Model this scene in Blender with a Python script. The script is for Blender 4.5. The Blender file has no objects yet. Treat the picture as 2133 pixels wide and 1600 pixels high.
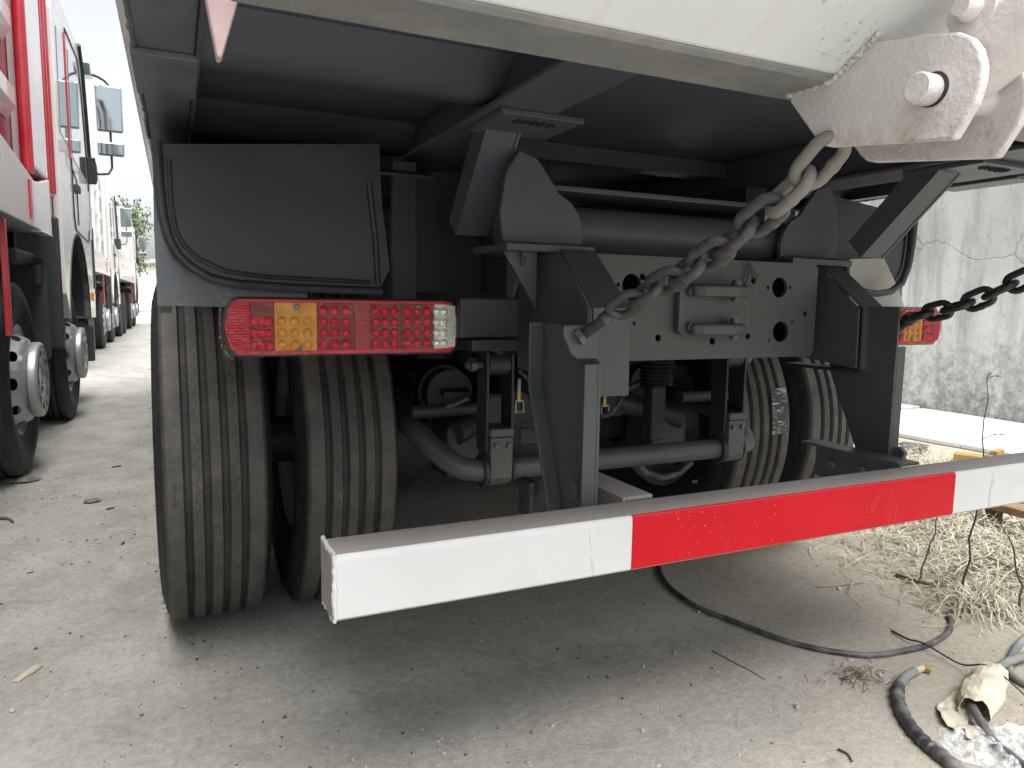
import bpy, bmesh, math, random
from mathutils import Vector, Matrix
random.seed(7)
R = math.radians
sc = bpy.context.scene
col = sc.collection

# ------------------------------------------------------------------ camera
W, H, F = 2133, 1600, 1492.5
YAW, PIT, ROL = .43874, .11573, .01544
CAM = Vector((0, 0, 1.0))
_f = Vector((math.sin(YAW)*math.cos(PIT), math.cos(YAW)*math.cos(PIT), -math.sin(PIT)))
_r = Vector((math.cos(YAW), -math.sin(YAW), 0))
_u = _r.cross(_f)
_r, _u = math.cos(ROL)*_r+math.sin(ROL)*_u, -math.sin(ROL)*_r+math.cos(ROL)*_u
cd = bpy.data.cameras.new('camera')
cd.sensor_width = 36
cd.lens = F/W*36
cd.clip_start = .02
cd.clip_end = 3000
cam = bpy.data.objects.new('camera', cd)
col.objects.link(cam)
cam.matrix_world = Matrix(((_r.x, _u.x, -_f.x, CAM.x), (_r.y, _u.y, -_f.y, CAM.y), (_r.z, _u.z, -_f.z, CAM.z), (0, 0, 0, 1)))
sc.camera = cam

# ------------------------------------------------------------------ sky, sun, exposure
SUN_EL, SUN_AZ = R(66), R(184)          # azimuth clockwise from +Y
w = bpy.data.worlds.new('World')
sc.world = w
w.use_nodes = True
nt = w.node_tree
bg = nt.nodes['Background']
sky = nt.nodes.new('ShaderNodeTexSky')
sky.sky_type = 'NISHITA'
sky.sun_disc = False
sky.sun_elevation = SUN_EL
sky.sun_rotation = SUN_AZ
sky.dust_density = 4.0
sky.air_density = 1.0
hs = nt.nodes.new('ShaderNodeHueSaturation')
hs.inputs['Saturation'].default_value = .22     # thin overcast: pale sky
nt.links.new(sky.outputs[0], hs.inputs['Color'])
nt.links.new(hs.outputs[0], bg.inputs[0])
bg.inputs[1].default_value = .066
sl = bpy.data.lights.new('sun', 'SUN')
sl.energy = 1.5
sl.angle = R(45)
sl.color = (1, .98, .945)
sun = bpy.data.objects.new('sun', sl)
col.objects.link(sun)
sd = Vector((math.sin(SUN_AZ)*math.cos(SUN_EL), math.cos(SUN_AZ)*math.cos(SUN_EL), math.sin(SUN_EL)))
sun.rotation_euler = sd.to_track_quat('Z', 'Y').to_euler()
sc.view_settings.view_transform = 'Standard'
sc.view_settings.look = 'None'
sc.view_settings.exposure = 2.18
sc.view_settings.gamma = 1
sc.render.engine = 'CYCLES'
sc.cycles.use_denoising = True
sc.cycles.max_bounces = 10
sc.cycles.diffuse_bounces = 6
sc.cycles.transparent_max_bounces = 12


def at(x, y, ax, v):
    """photo pixel -> point on the plane ax = v"""
    d = (x-W/2)/F*_r-(y-H/2)/F*_u+_f
    i = 'XYZ'.index(ax)
    return CAM+d*((v-CAM[i])/d[i])


# ------------------------------------------------------------------ mesh helpers
class MB:
    def __init__(s):
        s.v, s.f = [], []

    def add(s, vs, fs):
        o = len(s.v)
        s.v += [tuple(p) for p in vs]
        s.f += [tuple(i+o for i in f) for f in fs]
        return s

    def box(s, a, b, M=None):
        x0, y0, z0 = (min(p, q) for p, q in zip(a, b))
        x1, y1, z1 = (max(p, q) for p, q in zip(a, b))
        vs = [Vector(p) for p in ((x0, y0, z0), (x1, y0, z0), (x1, y1, z0), (x0, y1, z0), (x0, y0, z1), (x1, y0, z1), (x1, y1, z1), (x0, y1, z1))]
        if M:
            vs = [M @ p for p in vs]
        return s.add(vs, ((0, 3, 2, 1), (4, 5, 6, 7), (0, 1, 5, 4), (1, 2, 6, 5), (2, 3, 7, 6), (3, 0, 4, 7)))

    def prism(s, pts, ax, a, b):
        """polygon pts (2D, in the two axes other than ax, in order) extruded from a to b"""
        n = len(pts)

        def P(p, t):
            return (t, p[0], p[1]) if ax == 'X' else (p[0], t, p[1]) if ax == 'Y' else (p[0], p[1], t)
        vs = [P(p, a) for p in pts]+[P(p, b) for p in pts]
        fs = [tuple(range(n))[::-1], tuple(range(n, 2*n))]
        fs += [(i, (i+1) % n, n+(i+1) % n, n+i) for i in range(n)]
        return s.add(vs, fs)

    def tube(s, path, r, n=10, cap=True, closed=False):
        path = [Vector(p) for p in path]
        m = len(path)
        rs = r if isinstance(r, (list, tuple)) else [r]*m
        rings = []
        up = None
        for i, p in enumerate(path):
            if closed:
                t = path[(i+1) % m]-path[i-1]
            else:
                t = path[min(i+1, m-1)]-path[max(i-1, 0)]
            t = t.normalized()
            if up is None:
                up = t.orthogonal().normalized()
            up = (up-t*up.dot(t))
            up = up.normalized() if up.length > 1e-6 else t.orthogonal().normalized()
            sd_ = t.cross(up)
            rings.append([p+(up*math.cos(2*math.pi*k/n)+sd_*math.sin(2*math.pi*k/n))*rs[i] for k in range(n)])
        vs = [q for g in rings for q in g]
        fs = []
        for i in range(m if closed else m-1):
            j = (i+1) % m
            for k in range(n):
                fs.append((i*n+k, i*n+(k+1) % n, j*n+(k+1) % n, j*n+k))
        if cap and not closed:
            fs.append(tuple(range(n))[::-1])
            fs.append(tuple((m-1)*n+k for k in range(n)))
        return s.add(vs, fs)

    def lathe(s, prof, n=48, c=(0, 0, 0), close=False):
        """profile of (x, r) turned about the X axis"""
        vs, fs = [], []
        m = len(prof)
        for x, r in prof:
            for k in range(n):
                a = 2*math.pi*k/n
                vs.append((c[0]+x, c[1]+r*math.cos(a), c[2]+r*math.sin(a)))
        for i in range(m if close else m-1):
            j = (i+1) % m
            for k in range(n):
                fs.append((i*n+k, j*n+k, j*n+(k+1) % n, i*n+(k+1) % n))
        return s.add(vs, fs)

    def hexa(s, c, d, r, h, n=6):
        """bolt head: hexagonal prism at c along d"""
        d = Vector(d).normalized()
        return s.tube([Vector(c), Vector(c)+d*h*.85, Vector(c)+d*h], [r, r, r*.86], n)

    def grid(s, nx, ny, fn):
        vs = [fn(i/(nx-1), j/(ny-1)) for j in range(ny) for i in range(nx)]
        fs = [(j*nx+i, j*nx+i+1, (j+1)*nx+i+1, (j+1)*nx+i) for j in range(ny-1) for i in range(nx-1)]
        return s.add(vs, fs)

    def mesh(s, name, mat, smooth=False):
        me = bpy.data.meshes.new(name)
        me.from_pydata(s.v, [], s.f)
        bm = bmesh.new()
        bm.from_mesh(me)
        bmesh.ops.recalc_face_normals(bm, faces=bm.faces)
        bm.to_mesh(me)
        bm.free()
        for m in (mat if isinstance(mat, (list, tuple)) else [mat]):
            me.materials.append(m)
        if smooth:
            me.shade_smooth()
            if smooth != 'full':
                me.set_sharp_from_angle(angle=R(38))
        return me

    def build(s, name, mat, parent=None, smooth=False, bevel=0, loc=None):
        return link(name, s.mesh(name, mat, smooth), parent, bevel, loc)


def link(name, me, parent=None, bevel=0, loc=None):
    o = bpy.data.objects.new(name, me)
    col.objects.link(o)
    if loc is not None:
        o.location = loc
    if parent is not None:
        o.parent = parent
        if 'base' in parent:
            o.matrix_parent_inverse = Matrix.Translation(-Vector(parent['base']))
    if bevel:
        b = o.modifiers.new('bevel', 'BEVEL')
        b.width = bevel
        b.segments = 2
        b.limit_method = 'ANGLE'
        b.angle_limit = R(40)
    return o


def tag(o, label=None, cat=None, group=None, kind=None):
    for k, v in (('label', label), ('category', cat), ('group', group), ('kind', kind)):
        if v:
            o[k] = v
    return o


def thing(name, loc, label, cat, group=None):
    o = bpy.data.objects.new(name, None)
    col.objects.link(o)
    o.location = loc
    o.empty_display_size = .2
    o['base'] = list(loc)
    return tag(o, label, cat, group)


def copy_tree(o, parent=None):
    c = o.copy()
    col.objects.link(c)
    if parent is not None:
        c.parent = parent
        c.matrix_parent_inverse = o.matrix_parent_inverse.copy()
    for ch in list(o.children):
        copy_tree(ch, c)
    return c


# ------------------------------------------------------------------ materials
class NT:
    def __init__(s, name):
        s.m = bpy.data.materials.new(name)
        s.m.use_nodes = True
        s.t = s.m.node_tree
        s.b = s.t.nodes['Principled BSDF']
        s.tc = s.t.nodes.new('ShaderNodeTexCoord')
        s.geo = s.t.nodes.new('ShaderNodeNewGeometry')

    def n(s, t, **kw):
        o = s.t.nodes.new('ShaderNode'+t)
        for k, v in kw.items():
            if k[0] == '_':
                o.inputs[k[1:].replace('_', ' ')].default_value = v
            else:
                setattr(o, k, v)
        return o

    def L(s, a, b):
        s.t.links.new(a, b)

    def noise(s, scale, detail=4, rough=.55, vec=None, stretch=None, dist=0):
        o = s.n('TexNoise', _Scale=scale, _Detail=detail, _Roughness=rough, _Distortion=dist)
        v = vec or s.geo.outputs['Position']
        if stretch:
            mp = s.n('Mapping')
            mp.inputs['Scale'].default_value = stretch
            s.L(v, mp.inputs[0])
            v = mp.outputs[0]
        s.L(v, o.inputs['Vector'])
        return o.outputs['Fac']

    def ramp(s, fac, stops):
        o = s.n('ValToRGB')
        e = o.color_ramp.elements
        while len(e) < len(stops):
            e.new(.5)
        for i, (p, c) in enumerate(stops):
            e[i].position = p
            e[i].color = (*c, 1) if isinstance(c, (tuple, list)) else (c, c, c, 1)
        s.L(fac, o.inputs[0])
        return o.outputs[0]

    def mix(s, fac, a, b, typ='MIX'):
        o = s.n('Mix', data_type='RGBA', blend_type=typ)
        if isinstance(fac, (int, float)):
            o.inputs[0].default_value = fac
        else:
            s.L(fac, o.inputs[0])
        for q, i in ((a, 6), (b, 7)):
            if isinstance(q, (tuple, list)):
                o.inputs[i].default_value = (*q[:3], 1)
            else:
                s.L(q, o.inputs[i])
        return o.outputs[2]

    def math(s, op, a, b=0.0, c=None):
        o = s.n('Math', operation=op)
        for i, q in enumerate((a, b, c)):
            if q is None:
                continue
            if isinstance(q, (int, float)):
                o.inputs[i].default_value = q
            else:
                s.L(q, o.inputs[i])
        return o.outputs[0]

    def bump(s, h, strength=.3, dist=.01, normal=None):
        o = s.n('Bump', _Strength=strength, _Distance=dist)
        s.L(h, o.inputs['Height'])
        if normal:
            s.L(normal, o.inputs['Normal'])
        s.L(o.outputs[0], s.b.inputs['Normal'])
        return o.outputs[0]

    def set(s, **kw):
        for k, v in kw.items():
            i = s.b.inputs[k.replace('_', ' ')]
            if isinstance(v, (int, float)):
                i.default_value = v
            elif isinstance(v, (tuple, list)):
                i.default_value = (*v, 1) if len(v) == 3 else v
            else:
                s.L(v, i)
        return s.m


def paint(name, c, rough=.42, dirt=.25, dirtc=(.28, .26, .23), scale=9, coat=0, bump=.12, spec=.5, metal=0, obj=False):
    """painted metal with dust film, fine orange peel and roughness wear"""
    t = NT(name)
    v = t.tc.outputs['Object'] if obj else t.geo.outputs['Position']
    a = t.noise(scale, 6, .62, vec=v)
    b = t.noise(scale*9, 4, .6, vec=v)
    f = t.math('MULTIPLY', t.ramp(a, ((.42, 0.), (.72, 1.))), dirt)
    c2 = t.mix(f, c, dirtc)
    c3 = t.mix(.16, c2, t.ramp(b, ((.3, .35), (.7, .65))), 'OVERLAY')
    rr = t.math('MULTIPLY_ADD', a, .30, rough-.13)
    t.set(Base_Color=c3, Roughness=rr, Coat_Weight=coat, Specular_IOR_Level=spec, Metallic=metal)
    t.bump(t.noise(scale*22, 3, .6, vec=v), bump, .0012)
    return t.m


M = {}
M['frame'] = paint('frame_paint', (.055, .067, .066), .40, .35, (.10, .095, .09))
M['frame_dark'] = paint('frame_dark_paint', (.018, .021, .025), .46, .3, (.034, .034, .035))
M['under'] = paint('underbody_paint', (.066, .077, .096), .44, .35, (.09, .092, .10), 5)
M['fender'] = paint('fender_plastic', (.028, .032, .042), .42, .4, (.075, .07, .068), 4)
M['plate'] = paint('light_plate_paint', (.10, .113, .132), .46, .4, (.2, .195, .19), 9)
M['castgrey'] = paint('cast_grey', (.022, .027, .028), .5, .3, (.036, .036, .034), 14, bump=.4)
M['red'] = paint('bumper_red', (.62, .012, .03), .36, .1, (.7, .3, .3), 26, spec=.45)
M['truckred'] = paint('truck_red', (.42, .012, .025), .3, .2, (.35, .2, .2), 5, coat=.4)
M['truckwhite'] = paint('truck_white', (.78, .77, .76), .28, .25, (.55, .5, .47), 3, coat=.4)
M['truckdark'] = paint('truck_dark', (.035, .04, .046), .5, .4, (.12, .12, .12), 4)
M['silver'] = paint('silver_rim', (.42, .43, .45), .36, .3, (.3, .28, .26), 12, metal=.55)
M['rimdark'] = paint('dark_rim', (.26, .28, .30), .42, .3, (.3, .3, .3), 8, obj=True)
M['blackplast'] = paint('black_plastic', (.02, .021, .022), .4, .2, (.1, .1, .1))
M['chain'] = paint('chain_paint', (.055, .053, .057), .28, .45, (.13, .115, .105), 60, bump=.5)
M['chainblack'] = paint('chain_black', (.02, .02, .021), .33, .3, (.07, .065, .06), 60, bump=.4)
M['chainpale'] = paint('chain_pale', (.19, .18, .172), .42, .6, (.24, .2, .16), 60, bump=.5)
M['steel'] = paint('bare_steel', (.36, .35, .33), .35, .4, (.2, .18, .15), 40, metal=.8)
M['brass'] = paint('brass', (.45, .3, .09), .35, .2, metal=.8)
M['bolt'] = paint('bolt_paint', (.075, .08, .08), .42, .3, (.14, .13, .12), 30)
M['yellowwood'] = paint('yellow_wood', (.27, .17, .05), .75, .6, (.17, .13, .08), 12, bump=.5)
M['brownwood'] = paint('brown_wood', (.16, .09, .045), .75, .5, (.3, .22, .15), 12, bump=.6)
M['cable'] = paint('cable_rubber', (.03, .032, .036), .5, .75, (.2, .19, .175), 14, bump=.3)
M['hose'] = paint('hose_dusty', (.12, .135, .14), .6, .7, (.27, .26, .23), 10, bump=.3)
M['lensend'] = paint('screw_steel', (.12, .11, .10), .3, .3, metal=.7)


def m_white(name, base, streak=True):
    t = NT(name)
    a = t.noise(5, 5, .6)
    st = t.noise(2.2, 5, .65, stretch=(16, 1.2, 1.2))
    sp = t.noise(170, 2, .5)
    c = t.mix(t.math('MULTIPLY', t.ramp(a, ((.4, 0.), (.75, 1.))), .35), base, tuple(q*.86 for q in base))
    if streak:
        c = t.mix(t.math('MULTIPLY', t.ramp(st, ((.55, 0.), (.72, 1.))), .4), c, (.60, .58, .53))
    c = t.mix(t.ramp(sp, ((.79, 0.), (.83, 1.))), c, (.3, .27, .23))
    t.set(Base_Color=c, Roughness=t.math('MULTIPLY_ADD', a, .25, .3))
    t.bump(t.noise(120, 3, .6), .15, .0015)
    return t.m


M['gate'] = m_white('gate_white', (.70, .73, .735))


def m_bumper(name, base, chips, scuff=.5):
    t = NT(name)
    a = t.noise(7, 5, .6)
    c = t.mix(t.math('MULTIPLY', t.ramp(a, ((.42, 0.), (.75, 1.))), .4), base, tuple(q*.85 for q in base))
    scr = t.noise(9, 6, .75, stretch=(1, 1, .35), dist=1.5)
    c = t.mix(t.math('MULTIPLY', t.ramp(scr, ((.61, 0.), (.66, 1.))), scuff), c, (.24, .23, .22))
    sm = t.noise(3.5, 6, .7, stretch=(1, 1, 1.6))
    c = t.mix(t.math('MULTIPLY', t.ramp(sm, ((.5, 0.), (.68, 1.))), .35), c, tuple(q*.72 for q in base))
    v = t.n('TexVoronoi', _Scale=95.)
    t.L(t.geo.outputs['Position'], v.inputs['Vector'])
    big = t.noise(6, 2, .5)
    sp = t.math('MULTIPLY', t.ramp(v.outputs['Distance'], ((.10, 1.), (.16, 0.))), t.ramp(big, ((.5, 0.), (.62, 1.))))
    c = t.mix(sp, c, chips)
    t.set(Base_Color=c, Roughness=t.math('MULTIPLY_ADD', a, .25, .36), Specular_IOR_Level=.22)
    t.bump(t.noise(160, 3, .6), .12, .001)
    return t.m


M['bumperwhite'] = m_bumper('bumper_white', (.55, .565, .57), (.42, .41, .39))
M['bumperred'] = m_bumper('bumper_red_band', (.47, .002, .012), (.7, .36, .34), .06)
M['bumpergrey'] = m_bumper('bumper_primer_shaded', (.28, .26, .248), (.5, .48, .45))  # pinkish light primer, darkened to paint in the shade on the bar's top


def m_lug():
    t = NT('lug_paint')
    a = t.noise(9, 5, .6)
    c = t.mix(t.ramp(a, ((.4, 0.), (.7, 1.))), (.60, .56, .56), (.66, .63, .62))
    p = t.n('SeparateXYZ')
    t.L(t.geo.outputs['Position'], p.inputs[0])
    low = t.n('MapRange', _From_Min=1.225, _From_Max=1.178)
    t.L(p.outputs['Z'], low.inputs[0])
    ru = t.math('MULTIPLY', low.outputs[0], t.ramp(t.noise(26, 6, .7), ((.50, 0.), (.64, 1.))))
    c = t.mix(t.math('MULTIPLY', ru, .75), c, (.36, .27, .15))
    t.set(Base_Color=c, Roughness=.45)
    t.bump(t.math('ADD', t.noise(160, 3, .6), t.math('MULTIPLY', t.noise(45, 3, .6), 1.6)), .55, .0022)
    return t.m


M['lug'] = m_lug()
M['weld'] = paint('weld_bead', (.62, .60, .54), .5, .3, (.4, .34, .26), 40, bump=.8)


def m_rubber(name, tread):
    t = NT(name)
    v = t.tc.outputs['Object']
    p = t.n('SeparateXYZ')
    t.L(v, p.inputs[0])
    r = t.math('SQRT', t.math('ADD', t.math('MULTIPLY', p.outputs['Y'], p.outputs['Y']), t.math('MULTIPLY', p.outputs['Z'], p.outputs['Z'])))
    top = t.n('MapRange', _From_Min=.512, _From_Max=.524)
    t.L(r, top.inputs[0])
    a = t.noise(11, 6, .68, vec=v)
    fine = t.noise(90, 4, .6, vec=v)
    dust = t.mix(t.ramp(a, ((.36, 0.), (.66, 1.))), (.056, .054, .051), (.105, .097, .087))
    dust = t.mix(.25, dust, t.ramp(fine, ((.3, .3), (.7, .7))), 'OVERLAY')
    dk = t.mix(t.math('MULTIPLY', t.ramp(a, ((.45, 0.), (.8, 1.))), .4), (.016, .017, .019), (.07, .066, .06))
    c = t.mix(t.math('MULTIPLY', top.outputs[0], tread), dk, dust)
    t.set(Base_Color=c, Roughness=t.math('MULTIPLY_ADD', fine, .3, .5), Specular_IOR_Level=.35)
    t.bump(t.math('ADD', fine, t.math('MULTIPLY', t.noise(300, 2, .5, vec=v), .6)), .22, .0012)
    return t.m


M['tyre'] = m_rubber('tyre_rubber', 1.0)
M['tyre2'] = m_rubber('tyre_rubber_dark', .25)
M['sipe'] = paint('sipe_dark', (.018, .018, .019), .7, 0, obj=True)


def m_lens(name, c, rough=.12):
    t = NT(name)
    a = t.noise(40, 3, .5)
    cc = t.mix(t.ramp(a, ((.35, 0.), (.7, 1.))), c, tuple(q*.7 for q in c))
    t.set(Base_Color=cc, Roughness=rough+.1, Coat_Weight=.25, Coat_Roughness=.05, Specular_IOR_Level=.3)
    return t.m


M['lred'] = m_lens('lens_red', (.56, .006, .026))
M['lredd'] = m_lens('lens_red_deep', (.17, .004, .012))
M['lreds'] = m_lens('lens_red_smooth', (.34, .008, .024))
M['lamber'] = m_lens('lens_amber', (.62, .27, .025))
M['lclear'] = m_lens('lens_clear', (.72, .72, .66), .1)
M['lledred'] = m_lens('led_red', (.66, .01, .04), .0)
M['lledamber'] = m_lens('led_amber', (.72, .34, .03), .08)
t = NT('led_clear')
t.set(Base_Color=(.85, .86, .84), Roughness=.12, Metallic=.6)
M['lledclear'] = t.m


def m_film():
    t = NT('cling_film')
    out = t.t.nodes['Material Output']
    tr = t.n('BsdfTransparent')
    gl = t.n('BsdfGlossy', _Roughness=.12)
    mx = t.n('MixShader')
    nz = t.noise(16, 6, .75, stretch=(1, 1, 3.2), dist=1.2)
    b = t.n('Bump', _Strength=.9, _Distance=.006)
    t.L(nz, b.inputs['Height'])
    t.L(b.outputs[0], gl.inputs['Normal'])
    line = t.ramp(t.noise(20, 5, .7, stretch=(.8, 1, 3.8), dist=1.8), ((.482, 0.), (.498, .55), (.512, 0.)))
    fz = t.n('Fresnel', _IOR=1.45)
    t.L(b.outputs[0], fz.inputs['Normal'])
    fac = t.math('ADD', t.math('MULTIPLY', fz.outputs[0], .14), t.math('MULTIPLY', line, .5))
    t.L(fac, mx.inputs[0])
    t.L(tr.outputs[0], mx.inputs[1])
    t.L(gl.outputs[0], mx.inputs[2])
    t.L(mx.outputs[0], out.inputs['Surface'])
    return t.m


M['film'] = m_film()


def m_glass():
    t = NT('cab_glass')
    t.set(Base_Color=(.10, .13, .13), Roughness=.06, Metallic=.0, Coat_Weight=.6, Specular_IOR_Level=.9)
    return t.m


M['glass'] = m_glass()
t = NT('mirror_back')
t.set(Base_Color=(.22, .26, .27), Roughness=.12, Coat_Weight=.6)
M['mirrorback'] = t.m
t = NT('mirror_glass')
t.set(Base_Color=(.30, .35, .36), Roughness=.05, Metallic=1.)
M['mirror'] = t.m
M['amberlamp'] = m_lens('marker_amber', (.8, .35, .03))
M['sill'] = paint('sill_grey', (.20, .205, .205), .45, .5, (.34, .33, .31), 14)  # darker grey than the gate skin
M['paletank'] = paint('pale_tank_paint', (.42, .42, .40), .5, .4, (.3, .28, .25), 9)
M['pink'] = paint('gusset_primer', (.52, .36, .37), .5, .3, (.5, .48, .46))


def m_ground():
    t = NT('dirt_concrete')
    big = t.noise(.55, 5, .6)
    mid = t.noise(3.2, 7, .66)
    streak = t.noise(2.6, 6, .62, stretch=(1.2, .28, 1), dist=.5)
    fine = t.noise(48, 5, .65)
    grit = t.noise(240, 3, .6)
    c = t.mix(t.ramp(mid, ((.36, 0.), (.64, 1.))), (.30, .292, .262), (.405, .398, .365))
    c = t.mix(t.math('MULTIPLY', t.ramp(streak, ((.44, 0.), (.66, 1.))), .35), c, (.25, .24, .21))
    c = t.mix(t.math('MULTIPLY', t.ramp(big, ((.42, 0.), (.64, 1.))), .35), c, (.44, .435, .41))
    flake = t.noise(7.5, 8, .74, dist=.8)
    c = t.mix(t.math('MULTIPLY', t.ramp(flake, ((.56, 0.), (.60, 1.))), .30), c, (.20, .19, .165))
    c = t.mix(t.math('MULTIPLY', t.ramp(flake, ((.38, 1.), (.42, 0.))), .28), c, (.50, .49, .455))
    # loose earth to the right of the truck, concrete skin to the left
    p = t.n('SeparateXYZ')
    t.L(t.geo.outputs['Position'], p.inputs[0])
    e = t.n('MapRange', _From_Min=1.3, _From_Max=2.7)
    t.L(t.math('ADD', p.outputs['X'], t.math('MULTIPLY', mid, 1.3)), e.inputs[0])
    c = t.mix(t.math('MULTIPLY', e.outputs[0], .7), c, (.30, .262, .20))
    c = t.mix(.38, c, t.ramp(fine, ((.30, .30), (.70, .70))), 'OVERLAY')
    c = t.mix(.30, c, t.ramp(grit, ((.32, .25), (.68, .75))), 'OVERLAY')
    v = t.n('TexVoronoi', _Scale=60.)
    t.L(t.geo.outputs['Position'], v.inputs['Vector'])
    sp = t.math('MULTIPLY', t.ramp(v.outputs['Distance'], ((.09, 1.), (.16, 0.))), t.ramp(fine, ((.5, 0.), (.6, 1.))))
    c = t.mix(t.math('MULTIPLY', sp, .7), c, (.09, .085, .075))
    t.set(Base_Color=c, Roughness=.92, Specular_IOR_Level=.2)
    h = t.math('ADD', t.math('MULTIPLY', mid, .5), t.math('ADD', t.math('MULTIPLY_ADD', flake, .9, t.math('MULTIPLY', fine, .5)), t.math('MULTIPLY', grit, .40)))
    t.bump(h, .5, .02)
    return t.m


M['ground'] = m_ground()


def m_wall():
    t = NT('stained_plaster')
    p = t.n('SeparateXYZ')
    t.L(t.geo.outputs['Position'], p.inputs[0])
    big = t.noise(.9, 6, .62)
    run = t.noise(2.0, 7, .68, stretch=(1, 2.6, .30), dist=.4)
    spot = t.noise(14, 6, .72)
    fine = t.noise(60, 5, .6)
    c = t.mix(t.ramp(big, ((.36, 0.), (.66, 1.))), (.44, .445, .435), (.58, .585, .575))
    c = t.mix(t.math('MULTIPLY', t.ramp(run, ((.47, 0.), (.66, 1.))), .62), c, (.22, .225, .22))
    low = t.n('MapRange', _From_Min=1.15, _From_Max=.0)
    t.L(t.math('ADD', p.outputs['Z'], t.math('MULTIPLY', big, .9)), low.inputs[0])
    t.L(t.math('ADD', p.outputs['Z'], t.math('MULTIPLY_ADD', big, 1.1, -.55)), low.inputs[0])
    damp = t.math('MULTIPLY', low.outputs[0], t.ramp(spot, ((.40, 0.), (.58, 1.))))
    c = t.mix(t.math('MULTIPLY', damp, .75), c, (.155, .16, .135))
    c = t.mix(t.math('MULTIPLY', t.ramp(spot, ((.60, 0.), (.68, 1.))), .55), c, (.22, .22, .21))
    v = t.n('TexVoronoi', feature='DISTANCE_TO_EDGE', _Scale=.33)
    wv = t.n('VectorMath', operation='MULTIPLY_ADD')
    nz = t.n('TexNoise', _Scale=1.7, _Detail=6.)
    t.L(t.geo.outputs['Position'], nz.inputs['Vector'])
    t.L(nz.outputs['Color'], wv.inputs[0])
    wv.inputs[1].default_value = (.5, .5, .5)
    t.L(t.geo.outputs['Position'], wv.inputs[2])
    t.L(wv.outputs[0], v.inputs['Vector'])
    crack = t.ramp(v.outputs['Distance'], ((.0008, 1.), (.0022, 0.)))
    c = t.mix(t.math('MULTIPLY', crack, .35), c, (.15, .15, .14))
    t.set(Base_Color=c, Roughness=.9, Specular_IOR_Level=.2)
    t.bump(t.math('SUBTRACT', t.math('ADD', spot, t.math('MULTIPLY', fine, .6)), crack), .5, .012)
    return t.m


M['wall'] = m_wall()


def m_apron():
    t = NT('pale_cement')
    a = t.noise(3, 6, .65)
    b = t.noise(16, 6, .7, stretch=(2.2, .8, 1))
    c = t.mix(t.ramp(a, ((.35, 0.), (.65, 1.))), (.50, .49, .46), (.60, .595, .57))
    c = t.mix(t.math('MULTIPLY', t.ramp(b, ((.56, 0.), (.66, 1.))), .8), c, (.28, .26, .22))
    t.set(Base_Color=c, Roughness=.9)
    t.bump(t.math('ADD', a, b), .6, .02)
    return t.m


M['apron'] = m_apron()


def m_var(name, stops, rough=.85, scale=30, sss=0):
    t = NT(name)
    o = t.n('ObjectInfo')
    a = t.noise(scale, 4, .6)
    t.set(Base_Color=t.ramp(a, stops), Roughness=rough)
    t.bump(t.noise(scale*4, 3, .6), .3, .002)
    return t.m


M['straw'] = m_var('dry_straw', ((.3, (.21, .19, .135)), (.5, (.35, .32, .24)), (.7, (.46, .435, .35))), .7, 14)
M['twig'] = m_var('dry_twig', ((.3, (.07, .05, .035)), (.7, (.15, .11, .075))), .8, 40)
M['twigpale'] = m_var('pale_twig', ((.3, (.22, .17, .10)), (.7, (.38, .31, .20))), .8, 40)
M['stem'] = m_var('dark_stem', ((.3, (.03, .024, .02)), (.7, (.065, .05, .038))), .8, 40)
M['pebble'] = m_var('pebbles', ((.3, (.16, .15, .13)), (.55, (.36, .34, .30)), (.75, (.62, .60, .56))), .85, 22)
M['crumb'] = m_var('dark_crumbs', ((.3, (.04, .035, .03)), (.7, (.13, .115, .1))), .9, 30)
M['paper'] = m_var('old_paper', ((.3, (.40, .36, .27)), (.6, (.52, .48, .38)), (.75, (.60, .57, .47))), .9, 18)
M['paperdark'] = m_var('dirty_paper', ((.3, (.36, .33, .26)), (.7, (.50, .46, .37))), .85, 18)
M['rag'] = m_var('grey_rag', ((.3, (.10, .095, .08)), (.7, (.24, .225, .19))), .9, 30)
M['leaf'] = m_var('tree_leaf', ((.3, (.05, .08, .03)), (.7, (.11, .14, .06))), .7, 2)
M['bark'] = m_var('tree_bark', ((.3, (.10, .085, .065)), (.7, (.2, .17, .14))), .9, 10)
M['facade'] = m_var('far_facade', ((.3, (.62, .60, .52)), (.7, (.76, .74, .66))), .85, .5)
M['farroof'] = m_var('far_roof', ((.3, (.3, .3, .31)), (.7, (.42, .42, .43))), .8, 1)
t = NT('clear_bag')
out_ = t.t.nodes['Material Output']
tr_ = t.n('BsdfTransparent')
mx_ = t.n('MixShader')
t.set(Base_Color=(.80, .83, .85), Roughness=.2)
nz_ = t.noise(9, 4, .6, dist=2.2)
t.bump(nz_, .9, .012)
t.L(t.ramp(nz_, ((.35, .12), (.50, .5), (.56, .15), (.70, .6))), mx_.inputs[0])
t.L(tr_.outputs[0], mx_.inputs[1])
t.L(t.b.outputs[0], mx_.inputs[2])
t.L(mx_.outputs[0], out_.inputs['Surface'])
M['bag'] = t.m


def m_sticker():
    t = NT('sticker_print')
    a = t.noise(60, 2, .5, vec=t.tc.outputs['Object'], stretch=(.4, 3, 3))
    b = t.noise(24, 3, .5, vec=t.tc.outputs['Object'])
    c = t.mix(t.ramp(a, ((.58, 0.), (.62, 1.))), (.03, .032, .035), (.45, .45, .45))
    c = t.mix(t.math('MULTIPLY', t.ramp(b, ((.56, 0.), (.6, 1.))), .5), c, (.12, .25, .2))
    t.set(Base_Color=c, Roughness=.3)
    return t.m


M['sticker'] = m_sticker()

XC = 1.175                              # centre line of the near truck
def mx(x, s):                           # s = 0: left side of truck, 1: mirrored right side
    return x if s == 0 else 2*XC-x


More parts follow.
